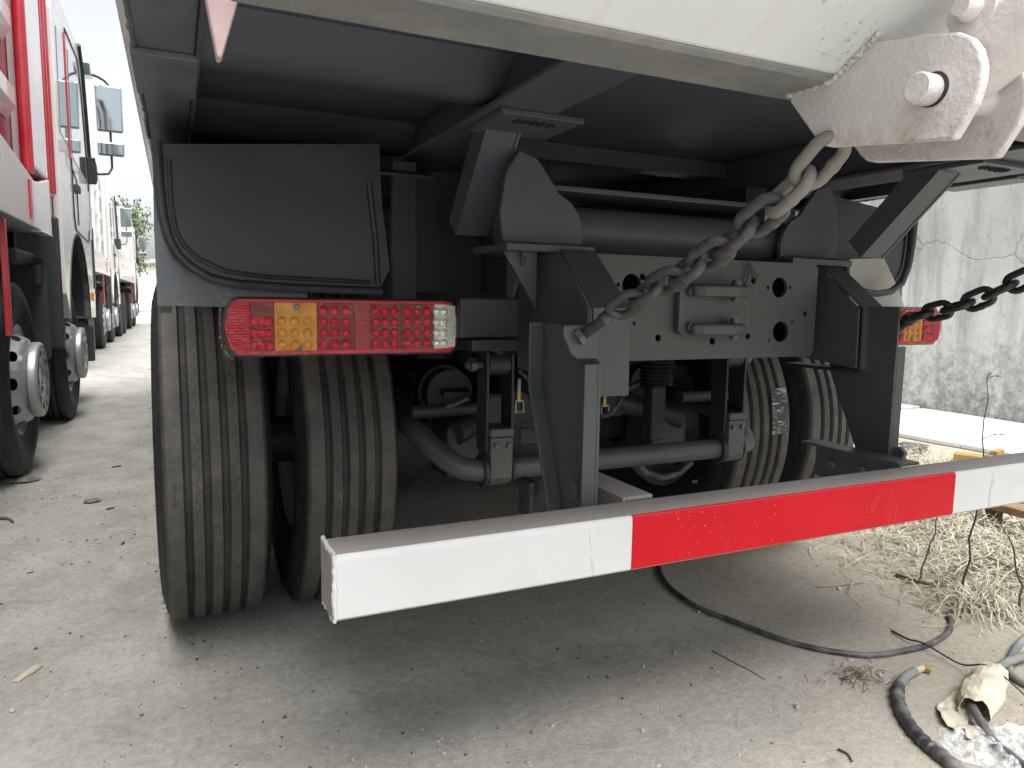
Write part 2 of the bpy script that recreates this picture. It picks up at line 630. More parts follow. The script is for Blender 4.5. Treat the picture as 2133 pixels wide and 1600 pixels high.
# ------------------------------------------------------------------ ground, wall, apron
g = MB()
g.grid(2, 2, lambda u, v: (-900+1800*u, -600+1800*v, 0))
tag(g.build('ground', M['ground']), kind='structure')

wl = MB()
def wallpt(u, v):
    return (6.48+.012*math.sin(u*41+v*7), -6+38*u, -.05+3.1*v)
wl.grid(60, 8, wallpt)
wl.grid(60, 2, lambda u, v: (6.48+.22*v, -6+38*u, 3.05))
wl.grid(60, 2, lambda u, v: (6.70, -6+38*u, 3.05-3.1*v))
wall = thing('boundary_wall', (6.6, 3, 0), 'tall grey-white plastered boundary wall streaked with stains and a crack', 'wall')
wl.build('plaster_face', M['wall'], wall, smooth=True)
MB().box((6.40, -6, 3.052), (6.78, 32, 3.13)).build('coping', M['apron'], wall, bevel=.01)

# pale cement apron along the wall, in slabs with broken joints
random.seed(3)
y = -3.0
ap = thing('cement_apron', (5.8, 3, 0), 'pale cement apron slabs along the foot of the stained wall', 'pavement')
tag(ap, kind='structure')
while y < 16:
    L_ = random.uniform(1.3, 2.1)
    for (xa, xb) in ((5.02, 5.72), (5.735, 6.44)):
        m = MB()
        j = lambda: random.uniform(-.03, .03)
        pts = []
        for k in range(7):
            pts.append((xa+j(), y+.01+(L_-.03)*k/6))
        for k in range(7):
            pts.append((xb+j()*.3, y+L_-.02-(L_-.03)*k/6))
        h = .045+random.uniform(-.012, .015)
        m.prism(pts, 'Z', .002, h)
        m.build('slab', M['apron'], ap, bevel=.008)
    y += L_

# ------------------------------------------------------------------ wheels (meshes at the origin, axle along X)
TR = .531
def tyre_profile():
    P = [(-.098, .292), (-.118, .302), (-.126, .325), (-.1255, .330), (-.131, .345), (-.1425, .40), (-.1435, .404), (-.1445, .43), (-.1425, .455), (-.1415, .457), (-.137, .478),
         (-.1345, .482), (-.134, .490), (-.1275, .506), (-.1265, .508), (-.122, .519), (-.114, .5265)]
    gr = [-.0675, -.0225, .0225, .0675]
    for i, c in enumerate(gr):
        hw = .0100
        top = TR-.0042*(abs(c)/.11)**2
        P += [(c-hw-.0012, top), (c-hw, top-.002), (c-hw*.55, top-.0145), (c+hw*.55, top-.0145), (c+hw, top-.002), (c+hw+.0012, top)]
    P += [(-x, r) for x, r in P[:17][::-1]]
    return P
tyre_me = MB().lathe(tyre_profile(), 120).mesh('tyre', M['tyre'], True)
tyre2_me = MB().lathe(tyre_profile(), 96).mesh('tyre_dark', M['tyre2'], True)


def rim_profile(dish):
    return [(-.104, .300), (-.110, .306), (-.104, .290), (-.085, .272), (-.06, .262), (0, .250), (.06, .262), (.085, .272), (.104, .290), (.110, .306), (.104, .300)]


def holed_disc(mb, prof, n, hole_s, hole_r, steps=24):
    """disc turned about X with n hand holes; prof = [(x, r)...], hole centre at fraction hole_s of the profile"""
    d = [0]
    for a, b in zip(prof, prof[1:]):
        d.append(d[-1]+math.hypot(b[0]-a[0], b[1]-a[1]))

    def P(s_, th):
        s_ = max(0, min(d[-1], s_))
        for i in range(len(prof)-1):
            if s_ <= d[i+1]+1e-9:
                k = (s_-d[i])/(d[i+1]-d[i])
                break
        x = prof[i][0]+(prof[i+1][0]-prof[i][0])*k
        r = prof[i][1]+(prof[i+1][1]-prof[i][1])*k
        return (x, r*math.cos(th), r*math.sin(th))
    sc_ = d[-1]*hole_s
    rm = prof[len(prof)//2][1]
    da = math.pi/n
    for q in range(n):
        t0 = 2*math.pi*q/n
        rings = []
        for lvl in (0, .35, 1):
            ring = []
            for k in range(steps):
                a = 2*math.pi*k/steps
                ca, sa = math.cos(a), math.sin(a)
                # rectangle boundary in (theta, s)
                m_ = max(abs(ca), abs(sa))
                tx = da*ca/m_
                sy = (sa/m_)
                srect = sc_+(d[-1]-sc_)*sy if sy > 0 else sc_+sc_*sy
                th_h, s_h = hole_r/rm*ca, sc_+hole_r*.78*sa
                ring.append(P(s_h+(srect-s_h)*lvl, t0+th_h+(tx-th_h)*lvl))
            rings.append(ring)
        vs = [p for r_ in rings for p in r_]
        fs = [(l*steps+k, l*steps+(k+1) % steps, (l+1)*steps+(k+1) % steps, (l+1)*steps+k) for l in range(2) for k in range(steps)]
        mb.add(vs, fs)


# dual wheel of the near truck: dish bows one way (towards -X)
rimA = MB().lathe(rim_profile(1), 64)
holed_disc(rimA, [(-.045, .262), (-.075, .235), (-.088, .19), (-.09, .165)], 10, .42, .032)
rimA.lathe([(-.09, .168), (-.088, .09), (.02, .085)], 32)
rim_me = rimA.mesh('wheel', M['rimdark'], True)

# hexagonal sipe lines of the tread (fine slots), shared by all tyres
sp = MB()
def strip(p, q, wd=.0011):
    """p, q = (x, angle)"""
    def P(x, a, dn=0):
        r = TR-.0042*(abs(x)/.11)**2+.0004
        return Vector((x, r*math.cos(a), r*math.sin(a)))
    a, b = P(*p), P(*q)
    t_ = (b-a).normalized()
    nrm = Vector((0, (a+b).y, (a+b).z)).normalized()
    sdv = t_.cross(nrm)*wd*.5
    sp.add((a-sdv, a+sdv, b+sdv, b-sdv), ((0, 1, 2, 3),))
NS = 76
for k in range(NS):
    a0 = 2*math.pi*k/NS
    a1 = 2*math.pi*(k+.5)/NS
    a2 = 2*math.pi*(k+1)/NS
    for c, sg in ((-.045, 1), (.045, -1)):
        strip((c-.004*sg, a0), (c-.004*sg+.000, a0+(a1-a0)*.45))
        strip((c-.004*sg, a0+(a1-a0)*.45), (c+.005*sg, a1))
        strip((c+.005*sg, a1), (c+.005*sg, a1+(a1-a0)*.4))
        strip((c+.005*sg, a1+(a1-a0)*.4), (c-.004*sg, a2))
        strip((c-.004*sg, a0+(a1-a0)*.2), (c-.0125*sg, a0+(a1-a0)*.1))
        strip((c+.005*sg, a1+(a1-a0)*.2), (c+.0125*sg, a1+(a1-a0)*.1))
    strip((-.0125, a0), (-.004, a0+(a1-a0)*.1))
    strip((-.004, a0+(a1-a0)*.1), (.003, a0+(a1-a0)*.6))
    strip((.003, a0+(a1-a0)*.6), (.0125, a0+(a1-a0)*.7))
sipe_me = sp.mesh('sipes', M['sipe'])
hr = MB()
random.seed(5)
for sgn in (-1, 1):
    for (x, r, n) in ((.1385, .472, 34), (.129, .503, 26), (.118, .523, 18)):
        for k in range(n):
            a = 2*math.pi*(k+random.random()*.6)/n
            p = Vector((sgn*x, r*math.cos(a), r*math.sin(a)))
            rad = Vector((0, math.cos(a), math.sin(a)))
            dr = (Vector((sgn, 0, 0))*random.uniform(.7, 1.2)+rad*random.uniform(-.2, .5)).normalized()
            ln = random.uniform(.006, .016)
            hr.tube([p-dr*.003, p+dr*ln*.6, p+dr*ln+Vector((0, 0, -.001))], [.0009, .0007, .0004], 4)
hair_me = hr.mesh('rubber_hairs', M['tyre2'])

# ------------------------------------------------------------------ THE NEAR TRUCK
truck = thing('dump_truck', (XC, 2.4, 0), 'grey tipper truck seen from its rear with a red and white bumper bar', 'dump truck')

AX1, AX2, AZ = 2.45, 3.80, .531
def near_wheel(x, y, flip):
    o = link('wheel', rim_me, truck, loc=(x, y, AZ))
    if flip:
        o.rotation_euler = (0, 0, math.pi)
    else:
        o.rotation_euler = (R(7), 0, 0)
    for nm, me, kd in (('tyre', tyre_me, None), ('tread_sipes', sipe_me, 'stuff'), ('rubber_hairs', hair_me, 'stuff')):
        c = link(nm, me, o)
        if kd:
            c['kind'] = kd
    return o
wheels = {}
for y in (AX1, AX2):
    for i, (x, fl) in enumerate(((.08, 1), (.43, 0), (2*XC-.43, 1), (2*XC-.08, 0))):
        wheels[(i, y)] = near_wheel(x, y, fl)
# outer-left wheel shows its dish the other way round: hub side
# moulded size on the shoulder of the outer tyre
def tyre_text(txt, px, py, size):
    p = at(px, py, 'Y', 1.9)
    c = bpy.data.curves.new('size_moulding', 'FONT')
    c.body = txt
    c.size = size
    c.extrude = .0006
    c.align_x = 'CENTER'
    c.materials.append(M['tyre2'])
    tmp = bpy.data.objects.new('tmp_text', c)
    col.objects.link(tmp)
    me_ = bpy.data.meshes.new_from_object(tmp.evaluated_get(bpy.context.evaluated_depsgraph_get()))
    bpy.data.objects.remove(tmp)
    o = bpy.data.objects.new('size_moulding', me_)
    o['kind'] = 'stuff'
    col.objects.link(o)
    dz = p.z-AZ
    xx = p.x-.08
    rr = .5262-.02*max(0, (abs(xx)-.1))*8
    yy = AX1-math.sqrt(rr*rr-dz*dz)
    ang = math.asin(dz/rr)
    o.matrix_world = Matrix.Translation((p.x, yy-.0012, p.z)) @ Matrix.Rotation(-ang, 4, 'X') @ Matrix.Rotation(R(90), 4, 'X') @ Matrix.Rotation(R(-90), 4, 'Z')
    o.parent = truck
    o.matrix_parent_inverse = Matrix.Translation(-Vector(truck['base']))
tyre_text('12R 22.5', 362, 1035, .017)

# sticker label on the inner right tyre
st = MB()
def stick(u, v):
    x = (2*XC-.43)+.025+.075*u
    a = math.pi-R(9)-R(20)*v*1.0
    a = math.pi-R(6)-R(17)*(1-v)*-1+R(-17)
    a = math.pi+R(2)-R(18)*v
    rr = TR+.0016
    return (x, AX1+rr*math.cos(a), AZ+.02+rr*math.sin(a))
st.grid(6, 10, stick)
so = st.build('tyre_label', M['sticker'], truck)
s2 = at(1447, 1003, 'Y', 2.1)
MB().box(s2-Vector((.013, .001, .006)), s2+Vector((.013, .0, .006))).build('small_label', M['plate'], truck).rotation_euler = (0, 0, 0)

# --- axles and suspension
m = MB()
for y in (AX1, AX2):
    m2 = MB()
    m2.tube([(.25, y, AZ), (.62, y, AZ), (.86, y, AZ), (1.0, y, AZ), (1.35, y, AZ), (1.49, y, AZ), (1.73, y, AZ), (2.1, y, AZ)], [.075, .075, .09, .16, .16, .09, .075, .075], 20)
    ax_ = m2.build('axle', M['castgrey'], truck, smooth=True)
    MB().lathe([(-.19, .0), (-.17, .13), (-.06, .205), (.06, .205), (.17, .13), (.19, .0)], 28, (XC-.02, y-.07, AZ+.03)).build('differential_housing', M['castgrey'], ax_, smooth=True)
    for s in (0, 1):
        for q in (-.06, .06):
            MB().tube([(mx(.80, s), y+q, AZ+.02), (mx(.80, s), y+q, AZ+.22)], .011, 8).build('u_bolt', M['bolt'], ax_)
    for s in (0, 1):
        # drum brake and chamber
        MB().lathe([(-.08, .10), (-.08, .205), (.07, .205), (.07, .10)], 36, (mx(.66, s), y, AZ)).build('brake_drum', M['frame_dark'], ax_, smooth=True)
        b = MB()
        b.tube([(mx(.79, s), y-.30, .70), (mx(.79, s), y-.16, .70)], .078, 22)
        b.tube([(mx(.79, s), y-.24, .70), (mx(.79, s), y-.22, .70)], .088, 22)
        b.build('brake_chamber', M['castgrey'], ax_, smooth=True)
# leaf springs and seats
for s in (0, 1):
    sp_ = None
    for k in range(8):
        m = MB()
        ln = 1.02-.09*k
        yc = (AX1+AX2)/2
        def lf(u, v, k=k, ln=ln, s=s, yc=yc):
            y_ = yc+(u*2-1)*ln
            return (mx(.80, s)+(v-.5)*.09, y_, .80+.017*k*1.0-.10*(u*2-1)**2*(ln**2))
        pts = [lf(i/12, .5) for i in range(13)]
        prof = [(p[1], p[2]) for p in pts]+[(p[1], p[2]+.0145) for p in pts[::-1]]
        m.prism(prof, 'X', mx(.755, s), mx(.845, s))
        m.build('spring_leaf', M['frame_dark'], truck)
# torque rods and brake pipe rods behind the axle
for s in (0, 1):
    tr = MB()
    z_ = at(910, 856, 'Y', 1.95).z
    tr.tube([(mx(.60, s), 1.95, z_), (mx(.80, s), 1.95, z_+.002)], .019, 12)
    tr.build('cross_rod', M['castgrey'], truck, smooth=True)
    tq = MB()
    tq.tube([(mx(.98, s), 2.1, .66), (mx(.75, s), 2.0, .60)], .038, 14)
    tq.tube([(mx(.985, s), 2.06, .66), (mx(.985, s), 2.14, .66)], .052, 16)
    tq.build('torque_rod', M['castgrey'], truck, smooth=True)
    sb = MB()
    sb.box((mx(.80, s)-.075, 2.0, .46), (mx(.80, s)+.075, 2.16, .62))
    sb.box((mx(.87, s)-.03, 1.97, .53), (mx(.87, s)+.03, 2.03, .72))
    sb.build('spring_seat', M['castgrey'], truck, bevel=.012)
    bw = MB()
    prof = []
    for k in range(9):
        prof += [(-.05+k*.0125, .045), (-.05+k*.0125+.006, .055)]
    me = bw.lathe(prof, 24).mesh('rubber_bellows', M['blackplast'], True)
    o = link('rubber_bellows', me, truck, loc=(mx(.98, s), 1.85, .80))
    o.rotation_euler = (0, R(90), 0)

# stabiliser bar: across behind the axle with arms running forward
zb = .545
pts = []
for s in (0, 1):
    side = [(.625, 2.62, .66), (.618, 2.25, .645), (.615, 2.05, .632), (.62, 1.93, .615), (.634, 1.85, .592), (.655, 1.795, .567), (.685, 1.757, .55), (.73, 1.745, zb)]
    side = [(mx(a, s), b, c) for a, b, c in side]
    pts += side if s == 0 else side[::-1]
MB().tube(pts, .031, 18).build('stabiliser_bar', M['frame'], truck, smooth=True)
for s in (0, 1):
    xl = .772
    lk = MB()
    for q in (-.036, .036):
        lk.box((mx(xl+q-.004, s), 1.715, .60), (mx(xl+q+.004, s), 1.785, .865))
    lo = lk.build('stabiliser_link', M['frame_dark'], truck, bevel=.003)
    cl = MB()
    pr = [(1.700, .64), (1.700, .53), (1.71, .512), (1.735, .503), (1.765, .505), (1.79, .53), (1.79, .64)]
    cl.prism(pr, 'X', mx(xl-.032, s), mx(xl+.032, s))
    cl.build('clamp', M['frame'], lo, bevel=.004)
    cp = MB().box((mx(xl-.034, s), 1.697, .641), (mx(xl+.034, s), 1.79, .664))
    cp.build('clamp_cap', M['frame'], lo, bevel=.005)
    for sg in (-1, 1):
        fl = MB().tube([(mx(xl+sg*.034, s), 1.745, zb), (mx(xl+sg*.044, s), 1.745, zb)], [.047, .044], 20)
        fl.build('bush_flange', M['frame_dark'], lo, smooth=True)
    for q in (-.017, .019):
        MB().hexa((mx(xl+q, s), 1.70, .618), (0, -1, 0), .0085, .008).build('bolt', M['bolt'], lo)
    ey = MB()
    ey.tube([(mx(xl-.03, s), 1.75, .835), (mx(xl+.03, s), 1.75, .835)], .034, 20)
    ey.tube([(mx(xl-.05, s), 1.75, .93), (mx(xl-.03, s), 1.745, .905), (mx(xl, s), 1.75, .885), (mx(xl+.005, s), 1.75, .84)], [.022, .02, .022, .028], 12)
    ey.build('hanger_eye', M['castgrey'], lo, smooth=True)
    bt = MB().tube([(mx(xl-.085, s), 1.75, .83), (mx(xl-.04, s), 1.75, .83)], .010, 8)
    bt.hexa((mx(xl-.075, s), 1.75, .83), (mx(1, s)-mx(0, s), 0, 0), .019, .018)
    bt.build('pivot_bolt', M['bolt'], lo)
# brake clevises on the differential
for (px, py) in ((1080, 838), (1258, 848)):
    p = at(px, py, 'Y', 2.0)
    b = MB()
    b.tube([p+Vector((0, 0, .075)), p+Vector((0, 0, .02))], .007, 8)
    bo = b.build('brake_rod', M['steel'], truck)
    MB().tube([p+Vector((0, 0, .028)), p+Vector((0, 0, .008))], .010, 6).build('lock_nut', M['brass'], bo)
    c = MB()
    for q in (-.015, .012):
        c.box(p+Vector((q, -.008, -.034)), p+Vector((q+.004, .008, .006)))
    c.box(p+Vector((-.015, -.008, .002)), p+Vector((.016, .008, .008)))
    c.tube([p+Vector((-.026, 0, -.03)), p+Vector((.022, 0, -.028))], .005, 8)
    c.build('clevis', M['steel'], bo)
p = at(1100, 908, 'Y', 2.08)
MB().box(p-Vector((.03, .004, .027)), p+Vector((.03, .004, .027))).build('cover_plate', M['castgrey'], truck, bevel=.003)
# looped air pipes
for path, r in (([(1253, 868, 1.9), (1275, 860, 1.9), (1290, 838, 1.9), (1300, 815, 1.92), (1330, 800, 2.0)], .008),
                ([(1330, 965, 1.82), (1345, 985, 1.82), (1380, 995, 1.82), (1415, 985, 1.82), (1440, 962, 1.82)], .011),
                ([(1080, 770, 1.85), (1100, 790, 1.85), (1120, 815, 1.86), (1140, 850, 1.9)], .006),
                ([(930, 848, 1.9), (950, 842, 1.9), (975, 830, 1.9)], .006)):
    MB().tube([at(a, b, 'Y', c) for a, b, c in path], r, 8).build('air_pipe', M['cable'], truck, smooth=True)

# --- chassis frame
for s in (0, 1):
    f_ = MB()
    f_.box((mx(.775, s), 1.43, .865), (mx(.783, s), 8.5, 1.108))
    f_.box((mx(.7832, s), 1.43, .865), (mx(.855, s), 8.5, .873))
    f_.box((mx(.7832, s), 1.43, 1.10), (mx(.855, s), 8.5, 1.108))
    f_.build('chassis_rail', M['frame_dark'], truck)
# rear cross member with its holes really cut through
def holed_plate(x0, x1, z0, z1, holes, ya, yb):
    me = bpy.data.meshes.new('cross_member')
    bm = bmesh.new()
    import mathutils.geometry as G
    V, E = [], []
    rc = .02
    loop = []
    for cx, cz, a0 in ((x1-rc, z1-rc, 0), (x0+rc, z1-rc, 90), (x0+rc, z0+rc, 180), (x1-rc, z0+rc, 270)):
        for k in range(5):
            a = R(a0+k*22.5)
            loop.append((cx+rc*math.cos(a), cz+rc*math.sin(a)))
    loops = [loop]
    for hx, hz, hr_ in holes:
        n = 24 if hr_ > .012 else 12
        loops.append([(hx+hr_*math.cos(2*math.pi*k/n), hz+hr_*math.sin(2*math.pi*k/n)) for k in range(n)])
    for lp in loops:
        o_ = len(V)
        V += [Vector(p) for p in lp]
        E += [(o_+i, o_+(i+1) % len(lp)) for i in range(len(lp))]
    res = G.delaunay_2d_cdt(V, E, [], 0, 1e-6)
    vs, fs = res[0], res[2]

    def inside(p):
        if any((p[0]-hx)**2+(p[1]-hz)**2 < (hr_*.985)**2 for hx, hz, hr_ in holes):
            return False
        # convex-hull corners outside the rounded rectangle
        qx = max(abs(p[0]-(x0+x1)/2)-((x1-x0)/2-rc), 0)
        qz = max(abs(p[1]-(z0+z1)/2)-((z1-z0)/2-rc), 0)
        return math.hypot(qx, qz) < rc*1.001
    mb_ = MB()
    n = len(vs)
    top = [(v.x, ya, v.y) for v in vs]
    bot = [(v.x, yb, v.y) for v in vs]
    ff = []
    for f in fs:
        c = (sum(vs[i].x for i in f)/3, sum(vs[i].y for i in f)/3)
        if inside(c):
            ff.append(tuple(f))
            ff.append(tuple(i+n for i in f[::-1]))
    o_ = 0
    for lp in loops:
        k = len(lp)
        ff += [(o_+i, o_+(i+1) % k, n+o_+(i+1) % k, n+o_+i) for i in range(k)]
        o_ += k
    return mb_.add(top+bot, ff)
HY = 1.42
def hp(px, py, r):
    p = at(px, py, 'Y', HY)
    return (p.x, p.z, r)
holes = [hp(1316, 594, .027), hp(1624, 599, .0265), hp(1626, 691, .0275), hp(1288, 593, .005), hp(1344, 593, .006), hp(1570, 585, .0085), hp(1600, 599, .005), hp(1646, 599, .0045),
         hp(1371, 704, .0088), hp(1484, 711, .0092), hp(1558, 701, .0085), hp(1677, 654, .008), hp(1650, 671, .0042), hp(1321, 674, .0045),
         (mx(hp(1570, 585, 0)[0], 1), hp(1570, 585, 0)[1], .0085), (mx(hp(1626, 691, 0)[0], 1), hp(1626, 691, 0)[1], .0275)]
cm = holed_plate(.778, 1.572, .862, 1.110, holes, HY, HY+.009)
cmo = cm.build('rear_cross_member', M['frame'], truck, smooth=True)
fl = MB()
fl.box((.80, HY+.0095, 1.090), (1.55, HY+.09, 1.108))
fl.box((.80, HY+.0095, .864), (1.55, HY+.09, .880))
fl.build('flange', M['frame'], cmo, bevel=.006)
# towing jaw on its backing plate
tp = at(1490, 642, 'Y', HY)
pl = MB()
a0, a1 = at(1413, 590, 'Y', HY-.014), at(1560, 697, 'Y', HY-.014)
pl.prism([(a0.x+.012, a1.z), (a1.x-.012, a1.z), (a1.x, a1.z+.012), (a1.x, a0.z-.012), (a1.x-.012, a0.z), (a0.x+.012, a0.z), (a0.x, a0.z-.012), (a0.x, a1.z+.012)], 'Y', HY-.022, HY-.002)
tj = pl.build('towing_jaw', M['frame'], truck, bevel=.004)
for zz, tilt in ((a0.z-.016, 1), (a1.z+.016, -1)):
    j_ = MB()
    xm, xe = a0.x+.025, a1.x-.055
    prof = [(xm, HY-.0225), (xe, HY-.0225), (xe+.006, HY-.045), (xe-.004, HY-.068), (xe-.04, HY-.076), (xm+.02, HY-.062), (xm, HY-.045)]
    j_.prism(prof, 'Z', zz-.015, zz+.013)
    j_.build('jaw_plate', M['frame'], tj, bevel=.006)
    MB().tube([(xe-.024, HY-.048, zz-.026), (xe-.024, HY-.048, zz+.026)], .012, 14).build('jaw_pin', M['bolt'], tj, smooth=True)
for px, py in ((1437, 608), (1436, 680)):
    p = at(px, py, 'Y', HY-.022)
    MB().hexa(p, (0, -1, 0), .0125, .012).build('bolt', M['bolt'], tj)
p = at(1604, 710, 'Y', HY)
MB().hexa(p, (0, -1, 0), .006, .006).build('bolt', M['bolt'], cmo)
# tie wire hanging on the cross member
wp = [(1562, 545), (1568, 562), (1580, 575), (1572, 588), (1566, 570), (1560, 548), (1552, 570), (1546, 590), (1551, 594), (1558, 575), (1560, 550)]
MB().tube([at(a, b, 'Y', HY-.006-.002*(i % 3)) for i, (a, b) in enumerate(wp)], .0013, 6).build('tie_wire', M['blackplast'], truck)

# --- subframe brackets: web in the YZ plane, flange along the rear edge
for s in (0, 1):
    o_ = 1
    if s == 1:
        xw, fw = 1.615, .075
        edge = [(1.305, .835), (1.308, .992), (1.47, 1.125)]
    else:
        xw, fw = .773, .088
        edge = [(1.262, .805), (1.265, .985), (1.40, 1.108)]
    web = [(1.60, edge[0][1]+.03), (edge[0][0]+.004, edge[0][1]+.002)]+[(a+.004, b) for a, b in edge[1:]]+[(1.60, edge[2][1])]
    b = MB().prism(web, 'X', xw-.009, xw-.0022)
    bo = b.build('hinge_bracket', M['frame'], truck, bevel=.0015)
    fm = MB()
    pr = edge+[(edge[2][0]+.006, edge[2][1]+.007), (edge[1][0]-.007, edge[1][1]+.003), (edge[0][0]-.008, edge[0][1])]
    fm.prism(pr, 'X', xw-.002, xw+fw)
    fm.build('bracket_flange', M['frame'], bo, bevel=.002)
    if s == 1:
        MB().box((xw, 1.31, .824), (xw+.06, 1.56, .8325)).build('bracket_foot', M['frame_dark'], bo)
# --- bumper posts: web in YZ, flanges pointing outwards, tapering downwards
for s in (0, 1):
    xw = mx(.719, s)
    o_ = -1 if s == 0 else 1
    yr = 1.138 if s == 0 else 1.215
    yt, yb_ = (1.365, 1.262) if s == 0 else (1.415, 1.285)
    top = .955 if s == 0 else .89
    web = [(yr, .52), (yb_-.02, .52), (yt, .82), (yt, top), (yr+.12, top), (yr, .885)] if s == 0 else [(yr, .52), (yb_-.02, .52), (yt, .84), (yt, 1.0), (yr, 1.0)]
    po = MB().prism(web, 'X', xw, xw+o_*.007).build('bumper_post', M['frame'], truck, bevel=.0015)
    zt = .885 if s == 0 else .90
    MB().box((xw+o_*.0072, yr, .52), (xw+o_*.036, yr+.007, zt)).build('post_flange', M['frame'], po, bevel=.0015)
    ff = MB()
    ff.prism([(yb_-.0165, .52), (yt+.0035, .82), (yt+.0035, top), (yt-.0035, top), (yt-.0035, .821), (yb_-.0235, .52)], 'X', xw+o_*.0072, xw+o_*.040)
    ff.build('post_flange', M['frame'], po, bevel=.0015)
    pb = at(1187, 1030, 'Y', 1.21)
    MB().tube([(xw+o_*.007, 1.195, .632), (xw+o_*.022, 1.195, .632)], [.019, .017], 6).build('bolt', M['bolt'], po)
    # arm tying the bumper bar to the post
    ar = MB()
    xa = mx(.80, s) if s == 0 else 1.585
    ar.box((xa-.035, 1.1215, .545), (xa+.035, 1.37, .553))
    ar.box((xa-.035, 1.1215, .5532), (xa-.027, 1.37, .628))
    ar.box((xa-.0268, 1.1215, .62), (xa+.035, 1.37 if s == 0 else 1.43, .628))
    arm = ar.build('bumper_arm', M['bumpergrey'] if s == 0 else M['frame'], truck, bevel=.002)
    for (yy, zz) in ((1.22, .59), (1.31, .585)):
        MB().tube([(xa-.038, yy, zz), (xa-.052, yy, zz)], .011, 6).build('bolt', M['bolt'], arm)
# second stub beside the left post
MB().box((.655, 1.30, .545), (.679, 1.36, .625)).build('rubber_stop', M['blackplast'], truck, bevel=.008)

# --- bumper bar
BX0, BX1 = .195, 2*XC-.195
BY0, BY1, BZ0, BZ1 = 1.03, 1.12, .521, .622
br0, br1 = .7245, 1.617
bar = MB()
sec = [(BY1-.004, BZ0), (BY0+.006, BZ0), (BY0+.0015, BZ0+.0015), (BY0, BZ0+.006), (BY0, BZ1-.006), (BY0+.0015, BZ1-.0015), (BY0+.006, BZ1), (BY1-.006, BZ1), (BY1-.0015, BZ1-.0015), (BY1, BZ1-.006), (BY1, BZ0+.004)]
bar.prism(sec, 'X', BX0+.004, BX1-.004)
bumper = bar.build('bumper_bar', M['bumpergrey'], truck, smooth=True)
def band(a, b, mat, nm, lab):
    m_ = MB()
    n = 60
    d = .0009
    prof = [(BY0+.010, BZ0-d), (BY0+.004, BZ0-d+.0006), (BY0+.0005-d, BZ0+.004), (BY0-d, BZ0+.010), (BY0-d, BZ1-.012), (BY0+.0005-d, BZ1-.004), (BY0+.003, BZ1-.0006+d), (BY0+.006, BZ1+d*.6)]
    m_.grid(n, len(prof), lambda u, v: (a+(b-a)*u, *prof[round(v*(len(prof)-1))]))
    o = m_.build(nm, mat, bumper, smooth=True)
    o['label'] = lab
band(BX0+.004, br0-.0005, M['bumperwhite'], 'white_band', 'scuffed white painted band')
band(br0, br1, M['bumperred'], 'red_band', 'red painted band flecked with dust')
band(br1+.0005, BX1-.004, M['bumperwhite'], 'white_band', 'scuffed white painted band')
for x, sg in ((BX0, 1), (BX1, -1)):
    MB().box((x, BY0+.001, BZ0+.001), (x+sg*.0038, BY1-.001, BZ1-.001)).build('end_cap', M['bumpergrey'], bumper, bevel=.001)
    wd = MB()
    random.seed(11)
    pth = []
    cs = [(BY1, BZ1), (BY0, BZ1), (BY0, BZ0), (BY1, BZ0)]
    for (ya, za), (yb2, zb2) in zip(cs, cs[1:]):
        for k in range(14):
            t_ = k/14
            pth.append((x+sg*.004+random.uniform(-.0015, .0015), ya+(yb2-ya)*t_+random.uniform(-.001, .001), za+(zb2-za)*t_+random.uniform(-.001, .001)))
    wd.tube(pth, [random.uniform(.0028, .0048) for _ in pth], 7)
    wd.build('weld_bead', M['bumperwhite'], bumper, smooth=True)

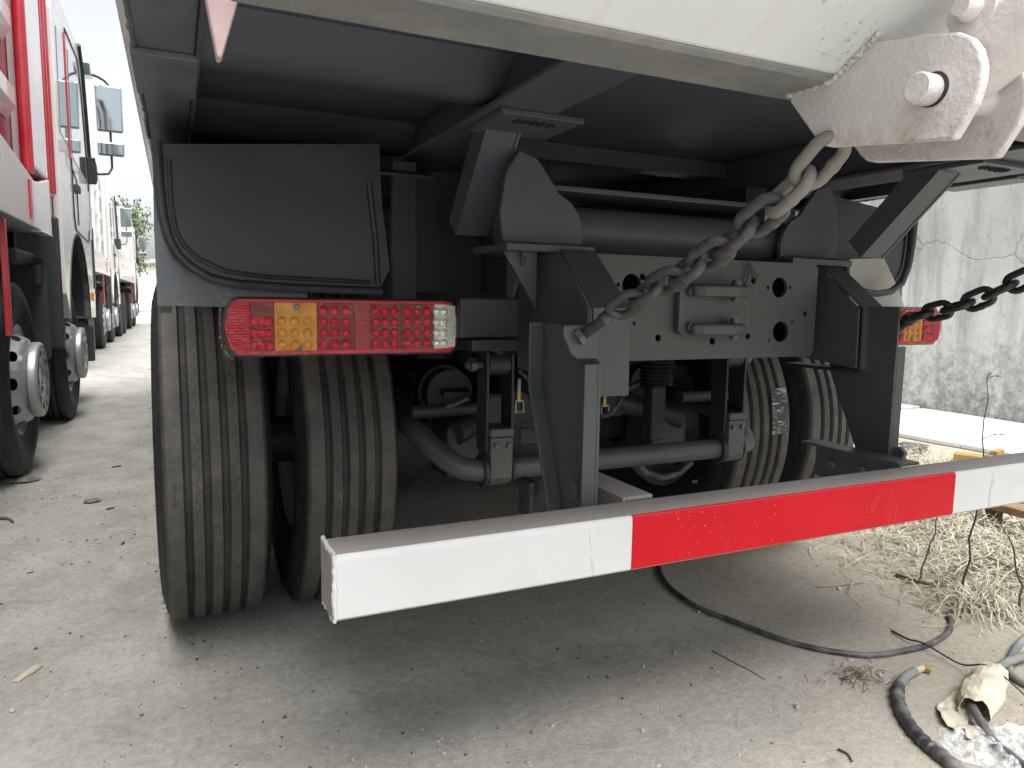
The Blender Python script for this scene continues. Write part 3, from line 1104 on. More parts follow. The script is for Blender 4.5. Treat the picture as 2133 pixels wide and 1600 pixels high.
# --- light mount arms, fenders, plates
for s in (0, 1):
    MB().box((mx(.575, s), 1.50, .915), (mx(.722, s), 1.56, 1.005)).build('light_arm', M['frame_dark'], truck, bevel=.004)
    MB().box((mx(.60, s), 1.49, .885), (mx(.715, s), 1.57, .912)).build('light_arm_foot', M['frame_dark'], truck, bevel=.004)
    # fender rear panel
    def FX(px, py):
        p = at(px, py, 'Y', 1.75)
        return (mx(p.x, s), p.z)
    out = [FX(*q) for q in ((328, 300), (332, 380), (340, 450), (352, 495), (372, 530), (400, 556), (440, 577), (490, 588), (600, 596), (790, 604), (812, 560), (795, 420), (790, 300))]
    fo = MB().prism(out, 'Y', 1.75, 1.757).build('rear_fender', M['fender'], truck)
    rim_ = [FX(*q) for q in ((326, 292), (331, 380), (339, 450), (351, 496), (371, 532), (400, 558), (440, 580), (490, 591), (600, 599), (795, 607))]
    MB().tube([(x, 1.747, z) for x, z in rim_], .0105, 10).build('fender_bead', M['fender'], fo, smooth=True)
    inn = [FX(*q) for q in ((352, 330), (356, 420), (366, 480), (384, 512), (415, 540), (470, 565), (560, 577), (770, 588))]
    MB().tube([(x, 1.748, z) for x, z in inn], .005, 8).build('fender_ridge', M['fender'], fo, smooth=True)
    MB().tube([(FX(768, 380)[0], 1.747, FX(768, 380)[1]), (FX(782, 500)[0], 1.747, FX(782, 500)[1]), (FX(787, 590)[0], 1.747, FX(787, 590)[1])], .007, 8).build('fender_ridge', M['fender'], fo, smooth=True)
    # crown of the fender over both axles
    arc = [(1.757, 1.30), (1.80, 1.322), (1.90, 1.335), (4.1, 1.345), (4.26, 1.325), (4.34, 1.27), (4.36, 1.1)]
    pr = arc+[(a+.0, b+.006) for a, b in arc[::-1]]
    MB().prism(pr, 'X', mx(-.03, s), mx(.6, s)).build('fender_crown', M['fender'], fo, smooth=True)
    # grey plate that carries the lamp
    PX = lambda px, py: (mx(at(px, py, 'Y', 1.775).x, s), at(px, py, 'Y', 1.775).z)
    pl = [PX(*q) for q in ((318, 320), (321, 480), (328, 636), (480, 640), (640, 640), (640, 560), (500, 520), (420, 330))]
    MB().prism(pl, 'Y', 1.772, 1.78).build('lamp_plate', M['plate'], truck)
    c0, c1 = at(334, 637, 'Y', 1.77), at(358, 652, 'Y', 1.77)
    MB().box((mx(c0.x, s), 1.765, c1.z), (mx(c1.x, s), 1.785, c0.z-.001)).build('clip', M['frame_dark'], truck)
    # posts of the lamp arm
    MB().box((mx(.50, s), 1.78, .97), (mx(.56, s), 1.80, 1.34)).build('fender_stay', M['frame_dark'], truck)

# --- tail lights
LY = 1.53
def tail_light(s):
    x0, x1, z0, z1 = .083, .586, .878, 1.000
    zc = (z0+z1)/2
    X = lambda x: mx(x, s)
    cx = [(x0+.026, z0), (x1-.020, z0), (x1-.006, z0+.018), (x1, zc), (x1-.006, z1-.018), (x1-.020, z1), (x0+.026, z1), (x0+.008, z1-.022), (x0, zc), (x0+.008, z0+.022)]
    P = [(X(a), b) for a, b in cx]
    t_ = MB().prism(P, 'Y', LY+.006, LY+.055).build('tail_light', M['blackplast'], truck, bevel=.006)
    mid = ((x0+x1)/2, zc)
    sh = lambda k, kz: [(X(mid[0]+(a-mid[0])*k), mid[1]+(b-mid[1])*kz) for a, b in cx]
    MB().prism(sh(.985, .93), 'Y', LY+.0035, LY+.0058).build('lens_rim', M['lred'], t_, bevel=.0015)
    secs = [(.135, .181, 'lredd', 'lledred', 3, 3), (.1815, .2665, 'lamber', 'lledamber', 3, 3), (.267, .344, 'lredd', 'lledred', 3, 4), (.3445, .378, 'lreds', None, 0, 0),
            (.3785, .448, 'lredd', 'lledred', 3, 4), (.4485, .523, 'lredd', 'lledred', 3, 4), (.5235, .553, 'lclear', 'lledclear', 2, 4)]
    for (a, b, mt, led, nx, nz) in secs:
        lo, hi = (z0+.013, z1-.011)
        MB().box((X(a), LY-.0005, lo), (X(b), LY+.0033, hi)).build('lens_panel', M[mt], t_, bevel=.0008)
        if led:
            hz = (hi-lo)
            zt = hi-.008 if nz == 4 else hi-.030
            zb2 = lo+.012
            for i in range(nx):
                for j in range(nz):
                    if led == 'lledamber' or led == 'lledred':
                        xx = a+(b-a)*(.17+.30*i) if nx == 3 else a+(b-a)*(.2+.5*i)
                    else:
                        xx = a+(b-a)*(.18+.55*i)
                    zz = zb2+(zt-.008-zb2)*j/(nz-1)
                    o = link('led_lens', LED[led], t_, loc=(X(xx), LY-.0004, zz))
    for (a, b, mt, sg) in ((.092, .1345, 'lred', 0), (.5535, .577, 'lclear', 1)):
        n = 17
        cap = []
        for k in range(n+1):
            f = k/n*2-1
            ins = .018*abs(f)**3
            cap.append(ins)
        e = MB()
        for k in range(n):
            za = z0+.013+(z1-z0-.024)*(k+.12)/n
            zb3 = z0+.013+(z1-z0-.024)*(k+.88)/n
            ia = cap[k] if abs(k/n*2-1) > abs((k+1)/n*2-1) else cap[k+1]
            aa, bb = (a+ia, b) if sg == 0 else (a, b-ia)
            MB().box((X(aa), LY-.0035, za), (X(bb), LY+.0033, zb3)).build('lens_rib', M[mt], t_, bevel=.001)
        ba = (a+.006, b) if sg == 0 else (a, b-.004)
        MB().box((X(ba[0]), LY+.0002, z0+.016), (X(ba[1]), LY+.0031, z1-.014)).build('lens_panel', M[mt], t_)
    for (a, z) in ((.229, z0+.0185), (.226, z1-.0195), (.486, z0+.021), (.487, z1-.019)):
        MB().tube([(X(a), LY-.002, z), (X(a), LY-.0042, z), (X(a), LY-.005, z)], [.0068, .0068, .0045], 14).build('screw', M['lensend'], t_, smooth=True)
    random.seed(21)
    f = MB()
    import mathutils.noise as N
    def film(u, v):
        x = x0-.006+(x1-x0+.010)*u
        z = z0-.003+(z1-z0+.006)*v
        e = min(u, 1-u)*(x1-x0)/.03
        ev = min(v, 1-v)*(z1-z0)/.012
        q = Vector((x*22, 3, z*60))
        d = N.noise(q)*.0022+N.noise(q*3)*.0010
        back = .016*max(0, 1-e)**2+.012*max(0, 1-ev)**2
        return (X(x), LY-.0095+d+back, z)
    f.grid(150, 40, film)
    # crumpled edge flap at the outer end
    fo = f.build('wrapping_film', M['film'], t_, smooth='full')
    rf = MB()
    pth = []
    for k in range(26):
        t2 = k/25
        z = z0-.004+(z1-z0+.01)*t2
        bul = .014*(1-(t2*2-1)**4)
        pth.append(Vector((X(x0+.018-bul*1.6+random.uniform(-.0015, .0015)), LY+.004+random.uniform(-.004, .004), z)))
    for q in range(4):
        rf.tube([p_+Vector((random.uniform(-.002, .002), random.uniform(-.004, .004), random.uniform(-.002, .002))) for p_ in pth], [random.uniform(.0008, .002) for _ in pth], 5)
    rf.build('film_edge', M['film'], t_, smooth='full')
    return t_
LED = {}
for k in ('lledred', 'lledamber', 'lledclear'):
    lm = MB()
    prof = [(0, .0098), (-.0025, .0093), (-.0058, .0068), (-.0070, .0038), (-.0052, .0028), (-.0052, .0001)]
    vs = []
    n = 18
    lm.lathe(prof, n)
    lm.v = [(y_, x_, z_) for x_, y_, z_ in lm.v]
    LED[k] = lm.mesh('led_'+k, M[k], True)
tl = tail_light(0)
tl['label'] = 'long red, amber and clear lamp cluster still wrapped in film'
tail_light(1)['label'] = 'lamp cluster half hidden behind the bumper post'

# --- hinge seat, cross tube and struts under the body
for s in (0, 1):
    ear = [(.665, 1.125), (.865, 1.125), (.868, 1.165), (.855, 1.20), (.835, 1.225), (.80, 1.245), (.782, 1.27), (.745, 1.315), (.70, 1.33), (.668, 1.28), (.655, 1.19)]
    eo = MB().prism([(mx(a, s), b) for a, b in ear], 'Y', 1.47, 1.485).build('hinge_ear', M['under'], truck, bevel=.002)
    MB().box((mx(.65, s), 1.42, 1.1085), (mx(.87, s), 1.62, 1.1245)).build('hinge_seat', M['frame'], eo, bevel=.002)
    ws = MB()
    random.seed(2)
    pth = [(mx(.662+.2*k/24, s), 1.466+random.uniform(-.002, .002), 1.127+random.uniform(-.002, .002)) for k in range(25)]
    ws.tube(pth, [random.uniform(.003, .006) for _ in pth], 6)
    ws.build('weld_bead', M['frame'], eo, smooth=True)
    # gusset below the seat
    gs = MB().prism([(1.445, 1.108), (1.445, 1.10), (1.52, .99), (1.53, .99), (1.53, 1.108)], 'X', mx(.70, s), mx(.71, s))
    gs.build('gusset', M['frame'], eo)
    g2 = MB().prism([(mx(.66, s), 1.108), (mx(.742, s), 1.108), (mx(.742, s), .985)], 'Y', 1.46, 1.468)
    g2.build('gusset', M['frame'], eo)
    # sloping channel strut from the body rail down to the frame
    top = Vector((0, 1.46, 1.365)) if s == 0 else Vector((0, 1.15, 1.335))
    bot = Vector((0, 1.64, 1.155)) if s == 0 else Vector((0, 1.36, 1.13))
    xa, xb = (.622, .69) if s == 0 else (1.665, 1.735)
    dv = (bot-top).normalized()
    nn = Vector((0, dv.z, -dv.y))
    if nn.y > 0:
        nn = -nn
    su = MB()
    def slab(xl_, xr_, d0, d1):
        vs = []
        for d_ in (d0, d1):
            for p in (top, bot):
                for x_ in (xl_, xr_):
                    q = p-nn*d_
                    vs.append((x_, q.y, q.z))
        su.add(vs, ((0, 1, 3, 2), (4, 6, 7, 5), (0, 4, 5, 1), (2, 3, 7, 6), (0, 2, 6, 4), (1, 5, 7, 3)))
    slab(xa, xb, 0, .008)
    slab(xb+.0005, xb+.008, -.002, .06)
    slab(xa-.008, xa-.0005, -.002, .06)
    su.build('body_strut', M['under'], truck)
MB().tube([(.70, 1.56, 1.172), (1.65, 1.56, 1.172)], .058, 28).build('hinge_tube', M['under'], truck, smooth=True)
for s in (0, 1):
    MB().box((mx(.772, s), 1.63, 1.1095), (mx(.85, s), 7.1, 1.34)).build('subframe_rail', M['frame_dark'], truck, bevel=.004)
    MB().box((mx(.56, s), 1.85, 1.02), (mx(.77, s), 1.87, 1.335)).build('fender_bulkhead', M['frame_dark'], truck)
MB().box((.76, 1.535, 1.262), (1.59, 1.66, 1.275)).build('hinge_tie_plate', M['under'], truck, bevel=.003)

# --- the tipping body
body = MB()
ZF = 1.462
body.box((-.055, .83, ZF), (2*XC+.055, 7.2, ZF+.05))
bo = body.build('body_floor', M['under'], truck)
for s in (0, 1):
    # side rail: wide bottom face with an outer lip
    r_ = MB().box((mx(-.045, s), .80, 1.40), (mx(.045, s), 7.1, 1.461))
    rail = r_.build('side_rail', M['plate'], truck, bevel=.004)
    MB().box((mx(-.0625, s), .78, 1.415), (mx(-.0455, s), 7.15, 2.75)).build('body_side', M['truckwhite'], truck, bevel=.003)
    MB().box((mx(.0455, s), 1.0, 1.392), (mx(.0535, s), 7.0, 1.4615)).build('rail_lip', M['under'], rail)
    k1 = MB().box((mx(-.052, s), 1.36, 1.388), (mx(.05, s), 1.62, 1.3995))
    k1.build('doubler_plate', M['plate'], rail, bevel=.002)
    wd = MB()
    random.seed(8)
    pth = [(mx(-.046, s)+random.uniform(-.002, .002), 1.0+1.1*k/70, 1.400+random.uniform(-.0015, .0015)) for k in range(71)]
    wd.tube(pth, [random.uniform(.0025, .0055) for _ in pth], 6)
    wd.build('weld_bead', M['plate'], rail, smooth=True)
    # longitudinal main beam of the body
    zb4 = 1.385 if s == 0 else 1.345
    mb = MB()
    xa, xb = (.60, .675) if s == 0 else (1.66, 1.74)
    mb.box((xa, .86, zb4), (xb, 7.0, ZF-.0005))
    beam = mb.build('main_beam', M['under'], truck, bevel=.003)
    MB().box((xa-.03, .9, zb4-.010), (xb+.035, 7.0, zb4-.0005)).build('beam_flange', M['under'], beam, bevel=.002)
    # plate under the beam that the strut is welded to
    MB().box((xa-.01, 1.32 if s == 0 else 1.05, zb4-.022), (xb+(.10 if s == 0 else .12), 1.50 if s == 0 else 1.25, zb4-.0105)).build('wear_plate', M['under'], beam, bevel=.002)
    wv_ = MB()
    ya_ = 1.36 if s == 0 else 1.08
    pth = [(xa+.03+.10*k/16, ya_+.012*math.sin(k*2.1), zb4-.023+random.uniform(-.001, .001)) for k in range(17)]
    wv_.tube(pth, [random.uniform(.003, .006) for _ in pth], 6)
    wv_.build('weld_bead', M['frame_dark'], beam, smooth=True)
    # cross bearers between side rail and main beam
    for yc in (1.385, 1.99, 2.6, 3.2, 3.8, 4.4, 5.0, 5.6, 6.2):
        cb = MB()
        h = .075
        pr = [(yc-.10, ZF-.0005), (yc-.04, 1.415), (yc-.015, 1.403), (yc+.004, 1.400), (yc+.06, 1.404), (yc+.14, ZF-.0005)]
        cb.prism(pr, 'X', mx(.054, s), mx(.598, s) if s == 0 else 1.742)
        cb.build('cross_bearer', M['under'], truck, smooth=True)
# bearers between the two beams, and a diagonal brace
for yc in (1.02, 1.9, 2.7, 3.6):
    MB().box((.676, yc, 1.41), (1.659, yc+.07, ZF-.0005)).build('cross_bearer', M['under'], truck, bevel=.004)
# rear corner box below the floor on the right
MB().box((1.745, .95, 1.36), (2.29, 1.03, 1.461)).build('rear_bearer', M['under'], truck, bevel=.004)

# tailgate: flat sill, sloping outer skin
GY, GZ = .67, 1.276
LEAN = 1.7                              # metres rearwards for each metre up
g_ = MB()
zk = 1.41                               # height where the skin turns upright
yk = GY-.006-LEAN*(zk-GZ-.008)
sk = [(GY+.088, GZ+.002), (GY+.03, GZ), (GY+.012, GZ+.0005), (GY+.003, GZ+.003), (GY-.006, GZ+.008), (yk, zk), (yk-.02, zk+.04), (yk-.03, 1.95), (yk+.05, 1.95), (GY+.12, 1.53), (GY+.088, 1.49)]
sk[0] = (GY+.088, GZ+.02)
sk[1:4] = [(GY+.004, GZ+.006)]
g_.prism(sk, 'X', .058, 2*XC-.058)
gate = g_.build('tailgate', M['gate'], truck, bevel=.005)
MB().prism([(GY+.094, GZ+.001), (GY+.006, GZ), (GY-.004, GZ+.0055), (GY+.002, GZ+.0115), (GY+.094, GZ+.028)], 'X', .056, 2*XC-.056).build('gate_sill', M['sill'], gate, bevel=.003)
# side cheeks of the tailgate end in a pointed primer gusset
for s in (0, 1):
    gp = [at(428, 0, 'Y', .86), at(452, 126, 'Y', .86), at(462, 124, 'Y', .86), at(497, 0, 'Y', .86)]
    pts = [(mx(p.x, s), p.z) for p in gp]
    pts += [(mx(gp[3].x+.03, s), gp[3].z+.14), (mx(gp[0].x-.02, s), gp[0].z+.14)]
    MB().prism(pts, 'Y', .85, .872).build('corner_gusset', M['pink'], truck, bevel=.002)

# gate lug: two cheek plates and a pin, mirrored on the right
XLUG = .75
lp = [at(a, b, 'X', XLUG) for a, b in ((1645, 213), (1700, 292), (1712, 303), (1728, 306), (1985, 290), (2030, 215), (2044, 170), (2048, 135), (2040, 100), (2024, 78), (1995, 66), (1925, 70), (1865, 82), (1740, 172))]
lyz = [(p.y, p.z) for p in lp]
c2 = at(1937, 188, 'X', XLUG)
for s in (0, 1):
    o_ = 1 if s == 0 else -1
    xl_ = mx(XLUG, s)
    inner = [(GY+.06, 1.30), (GY+.02, 1.36)]
    poly = lyz[:-1]+[(.622, 1.309), (GY+.03, 1.33), (GY+.07, 1.29)]
    lug = MB().prism(poly, 'X', xl_, xl_+o_*.013).build('gate_lug', M['lug'], truck, bevel=.003)
    poly2 = [(a+.012, b-.008) for a, b in poly]
    MB().prism(poly2, 'X', xl_+o_*.095, xl_+o_*.108).build('lug_cheek', M['lug'], lug, bevel=.003)
    MB().tube([(xl_-o_*.022, c2.y, c2.z), (xl_-o_*.020, c2.y, c2.z), (xl_+o_*.125, c2.y, c2.z)], [.0145, .0165, .0165], 28).build('lug_pin', M['lug'], lug, smooth=True)
    MB().tube([(xl_-o_*.0006, c2.y-.003, c2.z), (xl_-o_*.0001, c2.y-.003, c2.z)], .0185, 28).build('pin_hole', M['blackplast'], lug)
    wd = MB()
    random.seed(4)
    wx = XLUG-.002
    path = [Vector((wx, GY+.075, GZ)), Vector((wx, GY+.03, GZ-.001)), Vector((wx, GY+.003, GZ+.001))]
    path += [Vector((wx, GY-.008-LEAN*(z_-GZ-.008), z_-.002)) for z_ in (1.288, 1.296, 1.304, 1.312, 1.317)]
    pp = []
    for a, b in zip(path, path[1:]):
        for k in range(9):
            q = a.lerp(b, k/9)
            pp.append((mx(q.x+random.uniform(-.003, .001), s), q.y+random.uniform(-.0015, .0015), q.z+random.uniform(-.0015, .0015)))
    wd.tube(pp, [random.uniform(.0018, .0046) for _ in pp], 7)
    wd.build('weld_bead', M['weld'], lug, smooth=True)
    # draw bar running up and back from between the cheeks, with a bolt head
    db_ = MB()
    A, B = Vector((xl_+o_*.052, c2.y+.02, c2.z+.012)), Vector((xl_+o_*.075, .33, 1.40))
    db_.tube([A, A.lerp(B, .12), A.lerp(B, .5), B], [.030, .040, .042, .040], 18)
    bar_ = db_.build('gate_hinge_arm', M['lug'], lug, smooth=True)
    bp = at(2015, 16, 'X', XLUG+.012)
    MB().tube([(mx(bp.x-.012, s), bp.y, bp.z), (mx(bp.x, s), bp.y, bp.z), (mx(bp.x+.05, s), bp.y, bp.z)], [.010, .0145, .0145], 22).build('arm_pin', M['lug'], lug, smooth=True)
    MB().tube([(mx(bp.x+.005, s), bp.y, bp.z-.002), (mx(bp.x+.02, s), bp.y, bp.z-.002)], .026, 24).build('arm_boss', M['lug'], lug, smooth=True)
# spatter beads near the weld
random.seed(12)
spt = MB()
for k in range(46):
    px = random.gauss(1790, 60)
    py = 172-(px-1740)*.83+random.gauss(-14, 26)
    p = at(px, py, 'X', XLUG-.01)
    zz = p.z
    yy = GY-.006-LEAN*(zz-GZ-.008)
    if zz < GZ+.014 or zz > 1.42:
        continue
    xx = p.x-abs(random.gauss(0, .05))
    r0 = random.uniform(.0008, .0026)
    spt.tube([(xx, yy-r0, zz), (xx, yy, zz), (xx, yy+r0, zz)], [r0*.5, r0, r0*.5], 6)
sps = spt.build('weld_spatter', M['weld'], gate, smooth=True)
sps['kind'] = 'stuff'

# --- chains
def link_mesh(name, mat, ln, wd_, r):
    pts = []
    hl = ln/2-wd_/2
    n = 9
    for k in range(n):
        a = -math.pi/2+math.pi*k/(n-1)
        pts.append((hl+wd_/2*math.cos(a), wd_/2*math.sin(a), 0))
    for k in range(n):
        a = math.pi/2+math.pi*k/(n-1)
        pts.append((-hl+wd_/2*math.cos(a), wd_/2*math.sin(a), 0))
    m_ = MB().tube(pts, r, 12, closed=True)
    # butt weld collar
    m_.tube([(-.010, -wd_/2, 0), (-.006, -wd_/2, 0), (0, -wd_/2, 0), (.006, -wd_/2, 0)], [r*.9, r*1.12, r*1.15, r*.9], 12)
    return m_.mesh(name, mat, True)
lk_g = link_mesh('link', M['chain'], .072, .038, .0086)
lk_p = link_mesh('link_pale', M['chainpale'], .072, .038, .0086)
lk_b = link_mesh('link_black', M['chainblack'], .068, .035, .0076)
def chain(pts, pitch, pick, lab, roll0=35):
    """links strung along a smooth path"""
    pts = [Vector(p) for p in pts]
    d = [0]
    for a, b in zip(pts, pts[1:]):
        d.append(d[-1]+(b-a).length)
    def P(s_):
        for i in range(len(pts)-1):
            if s_ <= d[i+1] or i == len(pts)-2:
                return pts[i].lerp(pts[i+1], (s_-d[i])/(d[i+1]-d[i]))
    n = int(d[-1]/pitch)
    par = None
    for k in range(n):
        a, b = P(k*pitch), P((k+1)*pitch)
        c = (a+b)/2
        x = (b-a).normalized()
        up = Vector((0, 0, 1))
        y_ = up.cross(x).normalized()
        z_ = x.cross(y_)
        rr = R(roll0+(90 if k % 2 else 0)+random.uniform(-6, 6))
        y2 = y_*math.cos(rr)+z_*math.sin(rr)
        z2 = x.cross(y2)
        M4 = Matrix(((x.x, y2.x, z2.x, c.x), (x.y, y2.y, z2.y, c.y), (x.z, y2.z, z2.z, c.z), (0, 0, 0, 1)))
        if par is None:
            par = bpy.data.objects.new('chain', pick(0))
            col.objects.link(par)
            par.matrix_world = M4
            par.parent = truck
            par.matrix_parent_inverse = Matrix.Translation(-Vector(truck['base']))
            par['label'] = lab
            inv = M4.inverted()
        else:
            o = bpy.data.objects.new('link', pick(k/n))
            col.objects.link(o)
            o.parent = par
            o.matrix_parent_inverse = inv
            o.matrix_basis = M4
random.seed(31)
cp = [at(1738, 300, 'X', .762), at(1668, 382, 'X', .757), at(1590, 448, 'X', .752), at(1510, 512, 'X', .748), at(1430, 565, 'X', .745), at(1350, 605, 'X', .742), at(1262, 662, 'X', .722)]
chain(cp, .0545, lambda f: lk_p if f < .17 else lk_g, 'grey painted steel chain from tailgate lug to frame')
# anchor: plate, nut, threaded eye bolt
a0 = at(1165, 680, 'Y', 1.165)
ap_ = [at(q[0], q[1], 'Y', 1.165) for q in ((1170, 676), (1236, 676), (1240, 690), (1240, 748), (1198, 748), (1184, 738), (1166, 694))]
anc = MB().prism([(p.x, p.z) for p in ap_], 'Y', 1.152, 1.170).build('chain_anchor_plate', M['frame'], truck, bevel=.003)
n0 = at(1203, 706, 'Y', 1.150)
e0 = at(1262, 662, 'X', .722)
dr = (e0-n0).normalized()
MB().tube([n0, n0+dr*.010, n0+dr*.012], [.0165, .0165, .014], 6).build('nut', M['bolt'], anc)
th = MB()
pth, rad = [], []
for k in range(40):
    pth.append(n0+dr*(.010+.0011*k))
    rad.append(.0092 if k % 2 else .0105)
pth += [n0+dr*.056, n0+dr*.075]
rad += [.0125, .0125]
th.tube(pth, rad, 14)
th.build('eye_bolt', M['chain'], anc, smooth=True)
# right chain
random.seed(5)
b0 = at(1875, 668, 'X', 1.668)
cr = [at(1895, 662, 'X', 1.66), at(1945, 650, 'X', 1.655), at(2010, 635, 'X', 1.65), at(2080, 606, 'X', 1.645), at(2140, 578, 'X', 1.64), (1.62, .82, 1.10), (1.61, .70, 1.17)]
chain(cr, .0515, lambda f: lk_b, 'dark steel chain beside the right lamp cluster', 20)
ebr = MB()
p0, p1 = at(1862, 690, 'X', 1.668), at(1900, 660, 'X', 1.662)
ebr.tube([p0, p0.lerp(p1, .7), p0.lerp(p1, .75), p1], [.0125, .0125, .017, .017], 14)
ebr.build('eye_bolt', M['chainblack'], truck, smooth=True)

# bent pipe handle of the right fender, and a flat plate for the white tank behind the bracket
pt = [at(a, b, 'Y', c) for a, b, c in ((1905, 462, 1.62), (1900, 510, 1.62), (1892, 555, 1.62), (1878, 590, 1.62), (1855, 608, 1.62), (1825, 612, 1.62), (1790, 606, 1.63))]
MB().tube(pt, .0115, 12).build('guard_rail_pipe', M['frame'], truck, smooth=True)
pg = [at(a, b, 'Y', 1.70) for a, b in ((1770, 540), (1842, 538), (1870, 600), (1888, 650), (1770, 650))]
MB().prism([(p.x, p.z) for p in pg], 'Y', 1.70, 1.71).build('pale_tank', M['paletank'], truck)

# forward running gear of the near truck (seen only as dark shapes between the wheels)
for y_ in (6.4, 8.3):
    for x_ in (.09, 2*XC-.09):
        o = link('wheel', rim_me, truck, loc=(x_, y_, AZ))
        link('tyre', tyre2_me, o)
    MB().tube([(.25, y_, .50), (.6, y_, .42), (1.75, y_, .42), (2.1, y_, .50)], .06, 12).build('front_axle', M['frame_dark'], truck, smooth=True)
ps = MB().tube([(XC, AX1-.1, AZ+.05), (XC, AX2, AZ+.08), (XC, 6.2, .78)], [.05, .05, .055], 14)
ps.build('propeller_shaft', M['castgrey'], truck, smooth=True)
MB().box((.86, 5.9, .50), (1.5, 8.2, 1.1)).build('gearbox', M['castgrey'], truck, bevel=.06)
for s in (0, 1):
    MB().box((mx(.08, s), 4.5, .42), (mx(.70, s), 5.75, 1.0)).build('fuel_tank' if s else 'battery_box', M['frame_dark'], truck, bevel=.07)
MB().box((-.03, 7.25, .55), (2*XC+.03, 9.4, 2.85)).build('cab', M['frame_dark'], truck, bevel=.12)
MB().box((.784, 4.38, .62), (1.566, 4.40, 1.09)).build('splash_panel', M['frame_dark'], truck)

# ------------------------------------------------------------------ THE PARKED TRUCKS ON THE LEFT
# front wheel: bowl-shaped silver rim with hand holes, round hub cover
fr = MB().lathe([(.098, .296), (.108, .309), (.120, .311), (.118, .302), (.106, .288), (.090, .272), (.07, .268)], 56)
holed_disc(fr, [(.068, .268), (.105, .252), (.165, .222), (.176, .19)], 10, .44, .030)
fr.lathe([(.176, .19), (.18, .17), (.18, .0)], 40)
front_rim_me = fr.mesh('front_wheel_rim', M['silver'], True)
hc = MB().lathe([(.166, .13), (.175, .195), (.185, .205), (.215, .205), (.224, .199), (.228, .19), (.224, .178)], 56)
holed_disc(hc, [(.224, .178), (.228, .155), (.226, .125), (.224, .112)], 10, .45, .020, 20)
hc.lathe([(.224, .112), (.222, .095), (.212, .088), (.212, .0)], 40)
hub_me = hc.mesh('hub_cover', M['silver'], True)
hk = MB().lathe([(.20, .19), (.20, .01)], 30)
hubback_me = hk.mesh('hub_back', M['silver'])
em = MB()
for k in range(3):
    a = R(90+120*k)
    for d_ in (-1, 1):
        p0 = Vector((.214, .075*math.cos(a), .075*math.sin(a)))
        b = a+d_*R(60)
        p1 = Vector((.214, .036*math.cos(b), .036*math.sin(b)))
        em.tube([p0, p1], [.007, .010], 5)
emb_me = em.mesh('emblem', M['silver'], True)

